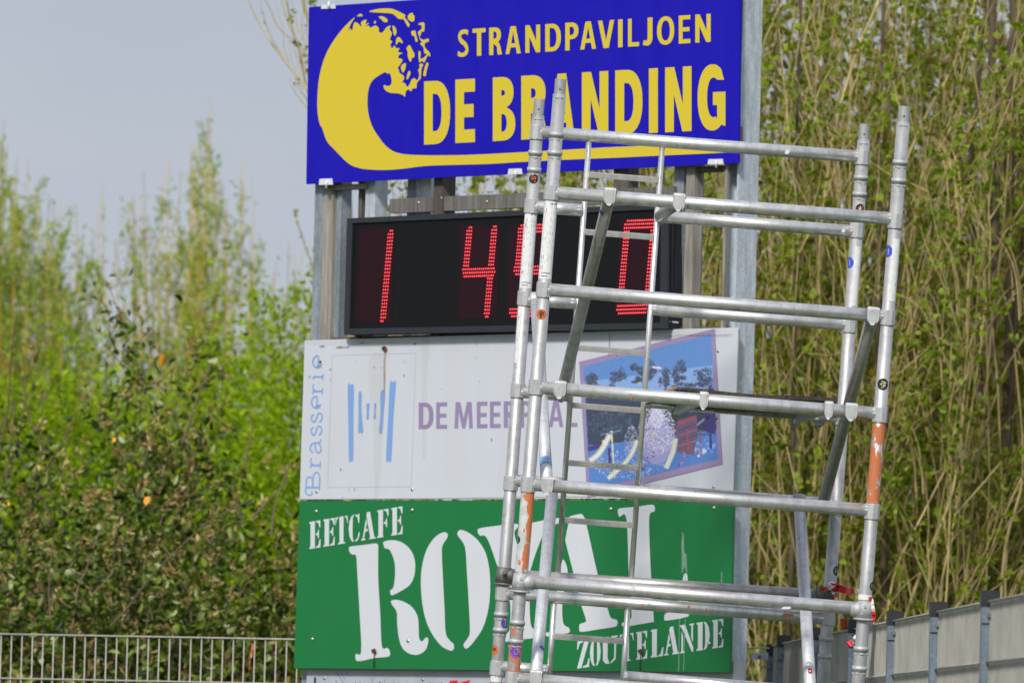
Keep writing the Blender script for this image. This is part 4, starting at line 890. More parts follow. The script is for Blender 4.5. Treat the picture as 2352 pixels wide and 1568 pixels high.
# coats of peeling orange paint
pt = Mat('peeling_orange_paint'); nz_ = pt.noise(26, 5, stretch=(1.2, 1.2, .55), rough=.62)
pt.col(pt.mix(pt.ramp(pt.noise(90, 2), [(.4, BW(0)), (.7, BW(.4))]), (.60, .19, .075), (.50, .17, .08))); pt.set(Roughness=.55)
pt.l(pt.ramp(nz_, [(.535, BW(1)), (.55, BW(0))]), pt.b.inputs['Alpha'])
pt2 = Mat('flaking_orange_paint'); pt2.col((.58, .20, .08)); pt2.set(Roughness=.55); pt2.l(pt2.ramp(pt2.noise(38, 5, stretch=(1, 1, .8), rough=.68), [(.50, BW(0)), (.515, BW(1))]), pt2.b.inputs['Alpha'])
prim = Mat('bare_primer'); prim.col(prim.ramp(prim.noise(30, 4), [(.4, (.56, .57, .58)), (.7, (.74, .75, .76))])); prim.set(Roughness=.5, Metallic=.1)
def coat(leg, y0, y1, m, r=RT + .0004): MB().tube(leg.at(y0), leg.at(y1), r, n=28, caps=False).build('paint_coat', m, leg.o)
coat(NR, 968, 1159, pt.m); coat(NL, 1128, 1312, prim.m); coat(NL, 1434, 1545, pt2.m, RT + .0006)
mb = MB(); ql = random.Random(21)                                           # the long torn strip of orange on the near left upright
for (h0, h1, x0, x1) in ((1129, 1152, -.016, .034), (1148, 1182, .000, .034), (1178, 1234, .004, .034), (1225, 1244, .006, .030), (1246, 1304, -.002, .026), (1212, 1222, -.006, .000), (1284, 1296, -.016, -.006), (1290, 1312, .000, .010)):
    n_ = 9; L_, R2 = [], []
    for i in range(n_):
        t_ = i / (n_ - 1); k_ = math.sin(math.pi * min(.97, max(.03, t_))) ** .5; yy = -(h0 + (h1 - h0) * t_ - (1130 + 1300) / 2) / 592
        L_.append((x0 + (x1 - x0) * .5 * (1 - k_) + ql.uniform(-.002, .002), yy)); R2.append((x1 - (x1 - x0) * .2 * (1 - k_), yy))
    for i in range(n_ - 1):
        for c_ in range(8):
            g_ = lambda i_, k_: (L_[i_][0] + (R2[i_][0] - L_[i_][0]) * k_ / 8, L_[i_][1])
            NL.wrap(mb, NL.at(1215), RT, [g_(i, c_), g_(i, c_ + 1), g_(i + 1, c_ + 1), g_(i + 1, c_)], .0010, 0)
mb.build('paint_strip', m_flat('orange_paint', (.62, .20, .07), .5), NL.o)
# stray paint dabs on the rungs
def dab(x, y, d, w_, h_, m):
    c_ = P(x, y, d - .0262); MB().add([c_ + RIGHT * a_ * w_ + UP * b_ * h_ for a_, b_ in ((-.5, -.4), (.1, -.55), (.5, -.1), (.35, .5), (-.3, .45))], [(0, 1, 2, 3, 4)]).build('paint_dab', m, sc_)
OP = bpy.data.materials['orange_paint']
for x, y, d, w_, h_, m in ((1699, 482, DN, .003, .020, OP), (1449, 911, DN, .004, .026, OP), (1580, 474, DN, .008, .014, m_flat('dark_blue_paint', (.02, .05, .12), .5)), (1476, 1388, DF, .006, .016, OP), (1582, 1393, DF, .012, .010, OP), (1622, 1399, DF, .005, .014, OP), (1870 - 60, 1412, DF, .05, .014, OP), (1491, 1388, DF, .01, .01, TEAL), (1454, 1350, DN, .02, .018, WHITE), (1806, 1395, DN, .04, .010, WHITE), (1808, 349, DF, .02, .018, WHITE), (1937, 530, DF, .016, .014, WHITE)):
    dab(x, y, d, w_, h_, m)
# platform: splintered board on two aluminium rails, hung on the rungs by four claws
plat_c = P(1740, 930, DN)
plat = MB()
TL_, TR_ = P(1551, 893, DN + .04), P(1924, 914.5, DN + .04); ft = P(1482, 924, DF - .04) - TL_
nn = 60; rs = random.Random(4); th = .016
top, bot_ = [], []
for i in range(nn + 1):
    t_ = i / nn; warp = .005 * math.exp(-((t_ - .10) / .10) ** 2) - .006 * max(0, .05 - t_) * 20 + .003 * math.sin(t_ * 9)
    e = TL_ + (TR_ - TL_) * t_ + UP * (warp + rs.uniform(-.0006, .0006)) - FWD * rs.uniform(0, .002)
    top.append(e); bot_.append(e - UP * (th * (.35 + .65 * min(1, t_ * 6)) + rs.uniform(-.001, .001)))
v = top + bot_ + [p + ft - UP * .0 for p in top] + [p + ft for p in bot_]; m_ = nn + 1; f = []
for i in range(nn):
    f += [(i, i + 1, m_ + i + 1, m_ + i), (i, 2 * m_ + i, 2 * m_ + i + 1, i + 1), (m_ + i, m_ + i + 1, 3 * m_ + i + 1, 3 * m_ + i), (2 * m_ + i, 3 * m_ + i, 3 * m_ + i + 1, 2 * m_ + i + 1)]
f += [(0, m_, 3 * m_, 2 * m_), (m_ - 1, 3 * m_ - 1, 4 * m_ - 1, 2 * m_ - 1)]
pf = thing('work_platform', P(1740, 915, DN + .9), 'dark splintered plywood work platform hooked onto the scaffold rungs', 'platform')
plat.add(v, f).build('deck_board', PLY, pf)
mb = MB()
for i in range(16):
    t_ = rs.random() ** 2.6; e = TL_ + (TR_ - TL_) * t_ + UP * rs.uniform(-.002, .012); mb.tube(e, e + RIGHT * rs.uniform(-.03, .02) + UP * rs.uniform(.0, .008) - FWD * .01, .0018, .0006, n=5)
mb.tube(P(1530, 896, DN), P(1556, 890, DN + .03), .004, .008, n=6).tube(P(1530, 896, DN), P(1527, 888, DN), .0016, .001, n=5)
mb.build('splinters', m_wood('raw_splinter', (.22, .12, .07), (.48, .32, .2)), pf)
for x, y, x2, y2 in ((1616, 918, 1552, 945), (1903, 940, 1826, 965)):
    p, q = P(x, y, DN), P(x2, y2, DF); a = (q - p).normalized(); mb = MB()
    mb.box(p + a * .03 - _ra * .010 - _ru * .014, a * ((q - p).length - .06), _ra * .02, _ru * .034); r_ = mb.build('side_rail', ALU_OLD, pf)
    hook(p, _ra, .034, -FWD, _ru).build('hook', CAST, r_); hook(q, _ra, .034, FWD, _ru).build('hook', CAST, r_)
p, q = P(1640, 946, DF - .12), P(1830, 962, DF - .12); mb = MB().box(p, q - p, UP * .022, FWD * .03); mb.build('cross_rail', ALU_OLD, pf)
mb = MB()
for x in (1625, 1645, 1870): mb.tube(P(x, 955 + (x - 1620) * .075, DN + .11), P(x, 962 + (x - 1620) * .075, DN + .11), .005, n=8)
mb.build('rivet', CAST_DARK, pf)

# ------------------------------------------------------------------ red and white barrier tape
tm_r, tm_w = m_flat('tape_red', (.80, .03, .06), .4), m_flat('tape_white', (.86, .84, .84), .4)
def tape(parent, name, pts, widths, step, start=0, twist=.4):
    q = smooth_open([(x, y, d) for x, y, d in pts], 8); mb = MB(); n_ = len(q)
    for i, (x, y, d) in enumerate(q):
        a = Vector((q[min(i + 1, n_ - 1)][0] - q[max(i - 1, 0)][0], q[min(i + 1, n_ - 1)][1] - q[max(i - 1, 0)][1])); a.normalize() if a.length else None
        wv = widths[0] + 1.0 * (widths[1] - widths[0]) * i / (n_ - 1); nx, ny = -a.y, a.x; c_ = P(x, y, d)
        off = (RIGHT * nx - UP * ny) * wv / 2 + FWD * wv * twist * math.sin(i * .7)
        mb.v += [c_ + off, c_ - off + FWD * .004 * math.sin(i * 1.3)]
    for i in range(n_ - 1): mb.f.append([2 * i, 2 * i + 1, 2 * i + 3, 2 * i + 2]); mb.mi.append(int((i + start) // step) % 2); mb.sm.append(True)
    return mb.build(name, [tm_r, tm_w], parent)
dt = DF - .06
tp = thing('barrier_tape', P(1912, 1360, dt), 'knotted red and white barrier tape fluttering from the far right scaffold upright', 'tape')
tape(tp, 'tape_tail', [(1905, 1347, dt - .02), (1925, 1350, dt - .05), (1950, 1357, dt - .06), (1975, 1356, dt - .03)], (.036, .018), 20, 0)
tape(tp, 'tape_tail', [(1913, 1356, dt - .04), (1920, 1372, dt - .05), (1928, 1400, dt - .04), (1940, 1441, dt)], (.012, .016), 4, 4)
tape(tp, 'knot', [(1884, 1352, dt), (1898, 1352, dt - .03), (1912, 1347, dt - .05), (1918, 1356, dt - .05), (1908, 1342, dt - .03), (1925, 1352, dt - .05)], (.016, .030), 9, 0, .9)
dt = DN - .03
tp = thing('barrier_tape', P(1985, 1385, dt), 'red and white barrier tape wrapped round the near right scaffold upright', 'tape')
NR.o2 = tp; mb = MB(); NR.wrap_grid(mb, NR.at(1370.5), RT + .0012, .115, .020, .001, 0); NR.wrap_grid(mb, NR.at(1373), RT + .0022, .022, .014, .001, 1, .85); mb.build('wrapped_band', [tm_w, tm_r], tp)
tape(tp, 'tape_tail', [(2002, 1374, dt + .02), (2005, 1395, dt + .01), (2006, 1415, dt + .02), (2001, 1432, dt + .03)], (.010, .020), 11, 11)
tape(tp, 'tape_tail', [(1978, 1442, dt + .06), (1970, 1456, dt + .04), (1960, 1470, dt + .04), (1948, 1481, dt + .05)], (.008, .022), 9, 0, .7)

# ------------------------------------------------------------------ fences
WIRE = m_flat('fence_wire', (.50, .475, .44), .5, .3, .12, 30); WIRE_S = m_flat('fence_wire_green_grey', (.38, .37, .335), .55, .25, .15, 8)
HT = .615
def pole_mesh(r, h, mat, nm, n=6):
    b = MB().tube(Vector((0, 0, 0)), Vector((0, 0, h)), r, n=n, caps=True, smooth=n > 4); return b.mesh(nm, mat)
lf_d0, lf_d1 = 38.4, 37.75
A = ground(-420, 1500, 38.9); B = ground(1766, 1500, 37.75); lu = (B - A).normalized(); Ln = (B - A).length
lf = thing('mesh_fence', Matrix.Translation(A), 'low grey double-wire mesh fence running behind the signs at the left', 'fence')
VW = pole_mesh(.0031, 2.19, WIRE, 'wire_mesh_vertical', 6)
k = 0; nW = int(Ln / .05)
for i in range(nW):
    p = A + lu * (.03 + i * .05)
    link_mesh('wire', VW, lf, Matrix.Translation(p + Vector((0, 0, .02 + .0035 * math.sin(i * 2.3)))))
for j in range(11):
    z = 2.205 - j * .2; mb = MB()
    for s_ in (-1, 1): 
        off = Vector((-lu.y, lu.x, 0)) * .0065 * s_; mb.tube(A + off + Vector((0, 0, z)), B + off + Vector((0, 0, z + .015)), .0036, n=8)
    mb.build('double_wire', WIRE, lf)
for t_ in (0.02, 2.52, 5.02):
    if t_ < Ln: MB().box(A + lu * t_ + Vector((-.02, .012, 0)), lu * .04, Vector((0, .06, 0)), Vector((0, 0, 2.12))).build('post', GALV_POST, lf)
mb = MB().box(P(1730, 1514, 37.70), RIGHT * .066, FWD * .012, UP * .031); cp_ = mb.build('corner_clamp', GALV, lf); mb = MB(); mb.tube(P(1745, 1507, 37.70), P(1745, 1507, 37.685), .007, n=6); mb.build('bolt', CAST_DARK, cp_)
# right fence: seen almost end-on, its wires close up into a grey screen
xv = 340.0; K = 54285.0
dd = lambda x: K / (x - xv)
posts = [1793, 1875, 1957, 2047, 2146, 2264]
gp = [ground(x, 1790, dd(x)) for x in posts]; dirv = (gp[-1] - gp[0]).normalized()
c0 = ground(1769, 1790, dd(1769)); gp2 = [c0] + gp; step = (gp[-1] - gp[-2]).length
gp2 += [gp[-1] + dirv * 1.95, gp[-1] + dirv * 3.9]
TOP = 2.235
rf = thing('mesh_fence', Matrix.Translation(gp2[0]), 'grey close-wire mesh fence with black-capped steel posts receding at the right', 'fence')
sidev = Vector((dirv.y, -dirv.x, 0)); 
if sidev.x > 0: sidev = -sidev
for i, p in enumerate(gp2):
    hgt = TOP + (.035 if i else .005); mb = MB()
    mb.box(p - dirv * .022 - sidev * .028, dirv * .044, sidev * .056, Vector((0, 0, hgt - .05)))
    po = mb.build('post', GALV_POST, rf)
    MB().box(p - dirv * .025 - sidev * .031 + Vector((0, 0, hgt - .05)), dirv * .05, sidev * .062, Vector((0, 0, .052))).build('cap', BLACK, po)
    mb = MB().box(p + dirv * .0225 - sidev * .030 + Vector((0, 0, hgt - .105)), dirv * .007, sidev * .060, Vector((0, 0, .05)))
    cl_ = mb.build('clamp', GALV_POST, po); MB().tube(p + dirv * .029 + sidev * .004 + Vector((0, 0, hgt - .08)), p + dirv * .046 + sidev * .004 + Vector((0, 0, hgt - .08)), .008, n=6).build('bolt', CAST_DARK, cl_)
for i in range(len(gp2) - 1):
    p, q = gp2[i] + dirv * .035, gp2[i + 1] + dirv * .012; L_ = (q - p).length; z0 = Vector((0, 0, 0)); mb = MB()
    nv = int(L_ / .05)
    for k_ in range(nv + 1):
        a_ = p + dirv * (L_ * k_ / nv) + sidev * (.0004 * math.sin(k_ * 5.1)); mb.tube(a_ + Vector((0, 0, .03)), a_ + Vector((0, 0, TOP - .004)), .0034, n=5, caps=False)
    mb.build('vertical_wires', WIRE_S, rf)
    for j in range(12):
        z = TOP - j * .2; mb = MB()
        if z < .05: break
        for s_ in (-1, 1):
            o_ = sidev * .0075 * s_ + Vector((0, 0, z)); mb.tube(p - dirv * .01 + o_, q + o_, .0046, n=8)
        mb.build('double_wire', WIRE_S, rf)
# ------------------------------------------------------------------ vegetation
def m_leaf(name, stops, trans=.35, rough=.6, spec=.12, tcol=None):
    m = Mat(name); at = m.n('ShaderNodeAttribute', attribute_name='tone'); c = m.ramp(at.outputs['Fac'], stops)
    m.col(c); m.set(Roughness=rough, Specular_IOR_Level=spec)
    tr = m.n('ShaderNodeBsdfTranslucent'); mx = m.n('ShaderNodeMixShader'); mx.inputs[0].default_value = trans
    br = m.n('ShaderNodeMix', data_type='RGBA', blend_type='MULTIPLY'); br.inputs[0].default_value = 1; m.l(c, br.inputs[6]); br.inputs[7].default_value = (*(tcol or (1.6, 1.5, .6)), 1)
    m.l(br.outputs[2], tr.inputs[0]); m.l(m.b.outputs[0], mx.inputs[1]); m.l(tr.outputs[0], mx.inputs[2])
    m.l(mx.outputs[0], m.t.nodes['Material Output'].inputs[0]); return m.m
def m_bark(name, lo, hi):
    m = Mat(name); at = m.n('ShaderNodeAttribute', attribute_name='tone')
    c = m.ramp(m.noise(6, 5, stretch=(4, 4, 1)), [(.3, lo), (.7, hi)]); k_ = m.ramp(at.outputs['Fac'], [(0, BW(.55)), (1, BW(1.25))])
    m.col(m.mix(1., c, k_, 'MULTIPLY')); m.set(Roughness=.85); return m.m
L_POP = m_leaf('poplar_leaf', [(0, (.24, .17, .035)), (.10, (.24, .23, .03)), (.3, (.15, .22, .015)), (.8, (.24, .34, .025)), (1, (.36, .46, .09))], .38)
L_DARK = m_leaf('shaded_tree_leaf', [(0, (.06, .08, .012)), (.6, (.13, .17, .02)), (1, (.22, .27, .04))], .3)  # green darkened to put rear-row shade into the leaf colour
L_ELA = m_leaf('oleaster_leaf', [(0, (.018, .035, .008)), (.35, (.055, .10, .008)), (.7, (.14, .21, .018)), (.9, (.24, .31, .05)), (1, (.40, .46, .22))], .2, .42, .3)
L_TAN = m_leaf('oleaster_bud', [(0, (.26, .18, .06)), (.6, (.44, .33, .13)), (1, (.60, .49, .25))], .2, .6)
L_YEL = m_flat('dying_leaf', (.72, .32, .02), .5)
L_ELD = m_leaf('elder_leaf', [(0, (.17, .27, .008)), (.5, (.28, .42, .01)), (1, (.40, .54, .025))], .42)
L_WIL = m_leaf('willow_leaf', [(0, (.24, .35, .04)), (.5, (.40, .54, .09)), (1, (.56, .68, .18))], .45, tcol=(1.25, 1.25, .8))
BK_TAN = m_bark('poplar_twig_bark', (.31, .235, .085), (.62, .50, .23)); BK_BR = m_bark('trunk_bark', (.07, .05, .03), (.17, .13, .085)); BK_DIM = m_bark('shade_dimmed_twig_bark', (.12, .085, .03), (.26, .19, .07)); BK_YEL = m_bark('willow_bark', (.46, .29, .06), (.74, .50, .10)); BK_RED = m_bark('oleaster_bark', (.13, .085, .05), (.24, .17, .11))  # BK_DIM is poplar twig bark coloured darker for shade in the gaps

def leaf_mesh(name, mat, pos, ax, size, wid, tone, fold=.12):
    """one real folded leaf of two bent halves per entry"""
    n = len(pos); ax = ax / np.linalg.norm(ax, axis=1, keepdims=True)
    rv = rng.normal(size=(n, 3)); sd_ = np.cross(ax, rv); sd_ /= np.linalg.norm(sd_, axis=1, keepdims=True); nm = np.cross(sd_, ax)
    T = np.array([(0, 0, 0), (.28, .42, fold), (.68, .36, fold * .8), (1, 0, -.12), (.68, -.36, fold * .8), (.28, -.42, fold)])
    V = pos[:, None, :] + size[:, None, None] * (T[None, :, 0:1] * ax[:, None, :] + T[None, :, 1:2] * wid[:, None, None] * sd_[:, None, :] + T[None, :, 2:3] * nm[:, None, :])
    me = bpy.data.meshes.new(name); me.vertices.add(6 * n); me.vertices.foreach_set('co', V.reshape(-1).astype(np.float32))
    q = np.array([[0, 3, 2, 1], [0, 5, 4, 3]]); idx = (np.arange(n)[:, None, None] * 6 + q[None]).reshape(-1)
    me.loops.add(8 * n); me.loops.foreach_set('vertex_index', idx.astype(np.int32))
    me.polygons.add(2 * n); me.polygons.foreach_set('loop_start', (np.arange(2 * n) * 4).astype(np.int32))
    a = me.attributes.new('tone', 'FLOAT', 'FACE'); a.data.foreach_set('value', np.repeat(tone, 2).astype(np.float32))
    me.materials.append(mat); me.update(calc_edges=True); return me
class Twigs:
    """many tapering tubes gathered into one mesh"""
    def __init__(s): s.V, s.Fc, s.t, s.n = [], [], [], 0
    def add(s, pts, r0, r1, tone=None, k=5):
        pts = np.asarray(pts); m = len(pts); d = pts[-1] - pts[0]; d = d / (np.linalg.norm(d) + 1e-9)
        u = np.cross(d, (0.3, .9, .2)); u /= np.linalg.norm(u); w_ = np.cross(d, u)
        r = np.linspace(r0, r1, m)[:, None, None]; an = np.arange(k) * 2 * math.pi / k
        ring = (np.cos(an)[:, None] * u + np.sin(an)[:, None] * w_)[None]
        s.V.append((pts[:, None, :] + r * ring).reshape(-1, 3))
        i, j = np.meshgrid(np.arange(m - 1), np.arange(k), indexing='ij'); b = s.n + i * k; 
        s.Fc.append(np.stack([b + j, b + (j + 1) % k, b + k + (j + 1) % k, b + k + j], -1).reshape(-1, 4)); s.n += m * k
        s.t.append(np.full((m - 1) * k, rng.random() if tone is None else tone))
    def build(s, name, mat, parent):
        V = np.concatenate(s.V); Fq = np.concatenate(s.Fc); loc = np.array(WM[parent].translation); V = V - loc
        me = bpy.data.meshes.new(name); me.vertices.add(len(V)); me.vertices.foreach_set('co', V.reshape(-1).astype(np.float32))
        me.loops.add(4 * len(Fq)); me.loops.foreach_set('vertex_index', Fq.reshape(-1).astype(np.int32))
        me.polygons.add(len(Fq)); me.polygons.foreach_set('loop_start', (np.arange(len(Fq)) * 4).astype(np.int32)); me.polygons.foreach_set('use_smooth', np.ones(len(Fq), bool))
        a = me.attributes.new('tone', 'FLOAT', 'FACE'); a.data.foreach_set('value', np.concatenate(s.t).astype(np.float32))
        me.materials.append(mat); me.update(calc_edges=True); return link_mesh(name, me, parent, WM[parent])
class Leaves:
    def __init__(s): s.p, s.a, s.z, s.w, s.t = [], [], [], [], []
    def add(s, p, a, z, w_=.9, t=None): s.p.append(p); s.a.append(a); s.z.append(z); s.w.append(w_); s.t.append(rng.random() if t is None else t)
    def bulk(s, p, a, z, w_, t): s.p.extend(p); s.a.extend(a); s.z.extend(z); s.w.extend(w_); s.t.extend(t)
    def build(s, name, mat, parent, fold=.12):
        loc = np.array(WM[parent].translation)
        return link_mesh(name, leaf_mesh(name, mat, np.array(s.p) - loc, np.array(s.a), np.array(s.z), np.array(s.w), np.array(s.t), fold), parent, WM[parent])
UZ = np.array((0, 0, 1.))
def nrm(v): return v / (np.linalg.norm(v) + 1e-9)
def grow(p, d, L, n, wig, up):
    pts = [np.array(p)]; d = nrm(np.array(d)); st = L / n
    for i in range(n):
        d = nrm(d + rng.normal(size=3) * wig + UZ * up); pts.append(pts[-1] + d * st)
    return pts, d
def side(d, ang):
    r = rng.normal(size=3); r[1] *= .7; r = nrm(r - d * np.dot(r, d)); return nrm(d * math.cos(ang) + r * math.sin(ang))

def pxx(q_): v_ = Vector(q_) - EYE; return CX + F * v_.dot(RIGHT) / v_.dot(FWD)
def poplar(x, d, label, height=6.8, shoots=24, twigs=7, leafy=1., trunk=.024, leafmat=None, bark=None, zcut=1.2, group='poplars behind the fence', spread=1.):
    g0 = ground(x, 1000, d); root = thing('poplar_tree', g0, label, 'tree', group); b0 = np.array(g0)
    tr = Twigs(); br = Twigs(); lv = Leaves()
    nt_ = 2 if trunk > .05 else 1
    for _ in range(nt_):
        pts, _d = grow(b0 + rng.normal(size=3) * (.06, .06, 0), (rng.normal() * .05, rng.normal() * .05, 1), height * rng.uniform(.8, 1), 14, .035, .05); tr.add(pts, trunk * rng.uniform(.7, 1.1), trunk * .25, k=8)
        trunk_pts = pts
    def tuft(p, dr, k_, z0=.020, z1=.046):
        for _ in range(k_ + 1):
            a = nrm(dr * .6 + rng.normal(size=3) * .8); z = rng.uniform(z0, z1); lv.add(p + a * .01, a, z, rng.uniform(.85, 1.15))
    for s_ in range(shoots):
        h = abs(rng.normal()) * 1.3; base = b0 + np.array((rng.uniform(-.20, .20) * spread, rng.uniform(-.35, .35), min(h, height * .6)))
        lean = rng.normal(size=3) * (.13 * spread, .08, 0); L_ = min(rng.uniform(3.4, 5.6), height - base[2])
        pts, dr = grow(base, UZ + lean, L_, 16, .06, .035)
        if x < 1450 and any(pxx(q_) < 800 for q_ in pts): continue
        r0 = rng.uniform(.003, .0072); tn = rng.uniform(.3, 1.)
        br.add(pts, r0, .0022, tn, 6)
        for i in range(2, 17):
            if pts[i][2] > zcut and rng.random() < .55 * leafy: tuft(pts[i], dr, rng.integers(2, 5))
        for t_ in range(twigs):
            i = rng.integers(1, 15); q = pts[i]
            if q[2] < zcut - .3: continue
            if x < 1450 and pxx(q) < 860: continue
            sdir = side(nrm(pts[i + 1] - pts[i]), R_(rng.uniform(14, 48))); L2 = rng.uniform(.3, 1.25); n_ = 8
            tp_, d2 = grow(q, sdir, L2, n_, .11, .085); br.add(tp_, rng.uniform(.0022, .0042), .0013, tn * rng.uniform(.8, 1.1), 5)
            for j in range(2, n_ + 1):
                if rng.random() < .55 * leafy: tuft(tp_[j], d2, rng.integers(2, 5))
            if rng.random() < .8:
                j = rng.integers(2, 6); t3, d3 = grow(tp_[j], side(d2, R_(rng.uniform(20, 55))), rng.uniform(.15, .5), 5, .13, .08); br.add(t3, .0024, .0011, tn, 4)
                for k_ in range(1, 6):
                    if rng.random() < .4 * leafy: tuft(t3[k_], d3, rng.integers(1, 4))
    o = tr.build('trunk', BK_BR, root); br.build('branches', bark or BK_TAN, root)
    if lv.p: lv.build('crown', leafmat or L_POP, root)
    return root
front = [(1500, 43.2, .8), (1640, 42.0, .9), (1730, 43.4, .9), (1800, 41.6, 1.), (1872, 43.0, .8), (1950, 41.8, 1.), (2020, 43.4, .9), (2092, 41.4, 1.), (2165, 42.8, 1.1), (2238, 41.9, 1.1), (2315, 43.4, 1.1), (2395, 42.2, 1.1), (2490, 43.2, 1.1), (2610, 42.4, 1.1)]
names = ['behind the lower middle of the signs', 'behind the right end of the signs', 'just behind the tall right steel post', 'beside the tall right steel post', 'between the steel post and the scaffold uprights', 'left of the far right upright', 'behind the two right scaffold uprights', 'just right of the scaffold', 'right of the scaffold above the capped fence posts', 'above the widest part of the right fence', 'near the right edge', 'at the right edge of the picture', 'beyond the right edge', 'farthest right of the row']
for (x, d, lf_), nm in zip(front, names):
    poplar(x, d, 'pale-twigged poplar with sparse fresh leaves ' + nm, leafy=lf_ * 1.25, shoots=26 if x < 2200 else 15, twigs=9)
for x, d, nm in ((930, 43.4, 'seen through the gap above the left half of the scoreboard'), (1050, 42.6, 'seen behind the timber rail'), (1210, 43.3, 'behind the scaffold left uprights'), (1360, 42.5, 'seen between the ladder stiles under the blue sign')):
    poplar(x, d, 'leafy pale-twigged poplar ' + nm, shoots=12, leafy=1.6, height=4.7, spread=.55)
for i, (x, d) in enumerate(((1560, 48), (1730, 47.2), (1880, 48.2), (2010, 47), (2150, 48.4), (2290, 47.3), (2420, 48.1), (2560, 47.2), (2740, 48))):
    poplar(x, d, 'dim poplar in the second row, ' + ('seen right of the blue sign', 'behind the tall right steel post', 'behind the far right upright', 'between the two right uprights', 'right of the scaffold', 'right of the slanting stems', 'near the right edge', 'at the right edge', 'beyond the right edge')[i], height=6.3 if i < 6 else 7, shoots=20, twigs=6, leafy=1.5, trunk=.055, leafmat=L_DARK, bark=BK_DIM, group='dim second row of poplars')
# dark forked trunk and slanting pale stems, traced where they stand
def P3(x, y, d): return np.array(P(x, y, d))
def traced(tw, pts, d, r0, r1, tone=.5, k=6, dz=0.):
    q = smooth_open([(x, y) for x, y in pts], 4); tw.add([P3(x, y, d + dz * i / len(q)) for i, (x, y) in enumerate(q)], r0, r1, tone, k)
DKD = 42.2
g0 = ground(2330, 1500, 41.2); dk = thing('dark_tree', g0, 'dark forked tree trunk with bare limbs at the upper right corner', 'tree')
tw = Twigs(); gb = np.array(g0)
def to_ground(tw, x, y, d, r, tone): 
    top_ = P3(x, y, d); n_ = 8; tw.add([gb + (top_ - gb) * (i / n_) + rng.normal(size=3) * .01 for i in range(n_ + 1)], r * 1.3, r, tone, 8)
to_ground(tw, 2318, 420, DKD, .026, .3); traced(tw, [(2318, 420), (2320, 260), (2314, 130), (2290, 90), (2270, 0), (2262, -80)], DKD, .030, .022, .3, 8)
traced(tw, [(2314, 130), (2330, 60), (2318, -80)], DKD, .026, .02, .35, 8); traced(tw, [(2318, 160), (2345, 250), (2360, 330)], DKD, .011, .007, .3)
traced(tw, [(2310, 110), (2280, 125), (2255, 90), (2240, 60)], DKD, .011, .006, .5); traced(tw, [(2275, 820), (2285, 500), (2288, 330), (2278, 150), (2284, -50)], 41.5, .026, .018, .6, 8)
traced(tw, [(2250, 900), (2240, 600), (2226, 420), (2244, 240), (2256, 60)], 41.6, .018, .011, .2); traced(tw, [(2345, 900), (2340, 640), (2350, 300), (2346, -40)], 43.4, .03, .024, .2, 8)
tw.build('trunk', BK_BR, dk)
g0 = ground(1900, 1500, 41.2); st_ = thing('slanting_stems', g0, 'pale slanting poplar stems crossing behind the right scaffold uprights', 'tree'); tw = Twigs(); gb = np.array(g0); lv = Leaves()
stems = [([(1840, 1300), (1895, 900), (1880, 620), (1913, 322), (1965, 130), (2015, 10), (2040, -60)], .007, .0075), ([(1965, 700), (2000, 560), (2060, 420), (2130, 260), (2190, 150), (2250, -30)], .010, .005), ([(2030, 800), (2090, 560), (2120, 400), (2165, 330), (2230, 190), (2245, 60)], .009, .005),
         ([(2085, 1560), (2125, 1430), (2165, 1300), (2195, 1180), (2230, 1000), (2290, 800)], .008, .005), ([(2195, 1180), (2240, 1130), (2300, 1060)], .004, .003), ([(2050, 1500), (2120, 1300), (2190, 1120), (2215, 900), (2225, 600)], .008, .004), ([(2290, 1500), (2310, 1250), (2350, 1080), (2330, 800)], .009, .005),
         ([(1795, 1560), (1792, 1300), (1790, 1230), (1788, 1100), (1784, 1000)], .005, .004), ([(1790, 1290), (1770, 1255), (1768, 1215), (1775, 1160)], .0035, .0025), ([(1792, 1260), (1805, 1220), (1800, 1190)], .003, .002), ([(2010, 1540), (2035, 1420), (2060, 1300), (2120, 1180), (2170, 1080)], .007, .004)]
for pts, r0, r1 in stems: traced(tw, pts, rng.uniform(40.9, 42.2), r0, r1, rng.uniform(.5, .9), 7)
tops = [(2190, 505), (2230, 520), (2120, 400), (2165, 300), (2080, 620), (2110, 680), (1990, 700)]
for cx, cy in ((2195, 430), (2150, 520), (2110, 660), (2030, 700), (2150, 330), (1850, 760), (2060, 940), (1800, 840), (2290, 560)):
    for _ in range(4):                                    # drooping bare pale tips
        x, y = cx + rng.uniform(-15, 15), cy + rng.uniform(-30, 30); s_ = rng.uniform(.7, 1.3)
        traced(tw, [(x + 55 * s_, y + 210 * s_), (x + 48 * s_, y + 110 * s_), (x + 28 * s_, y + 40 * s_), (x, y)], rng.uniform(41, 42), .0042, .0018, rng.uniform(.8, 1), 5)
tw.build('stems', BK_TAN, st_)
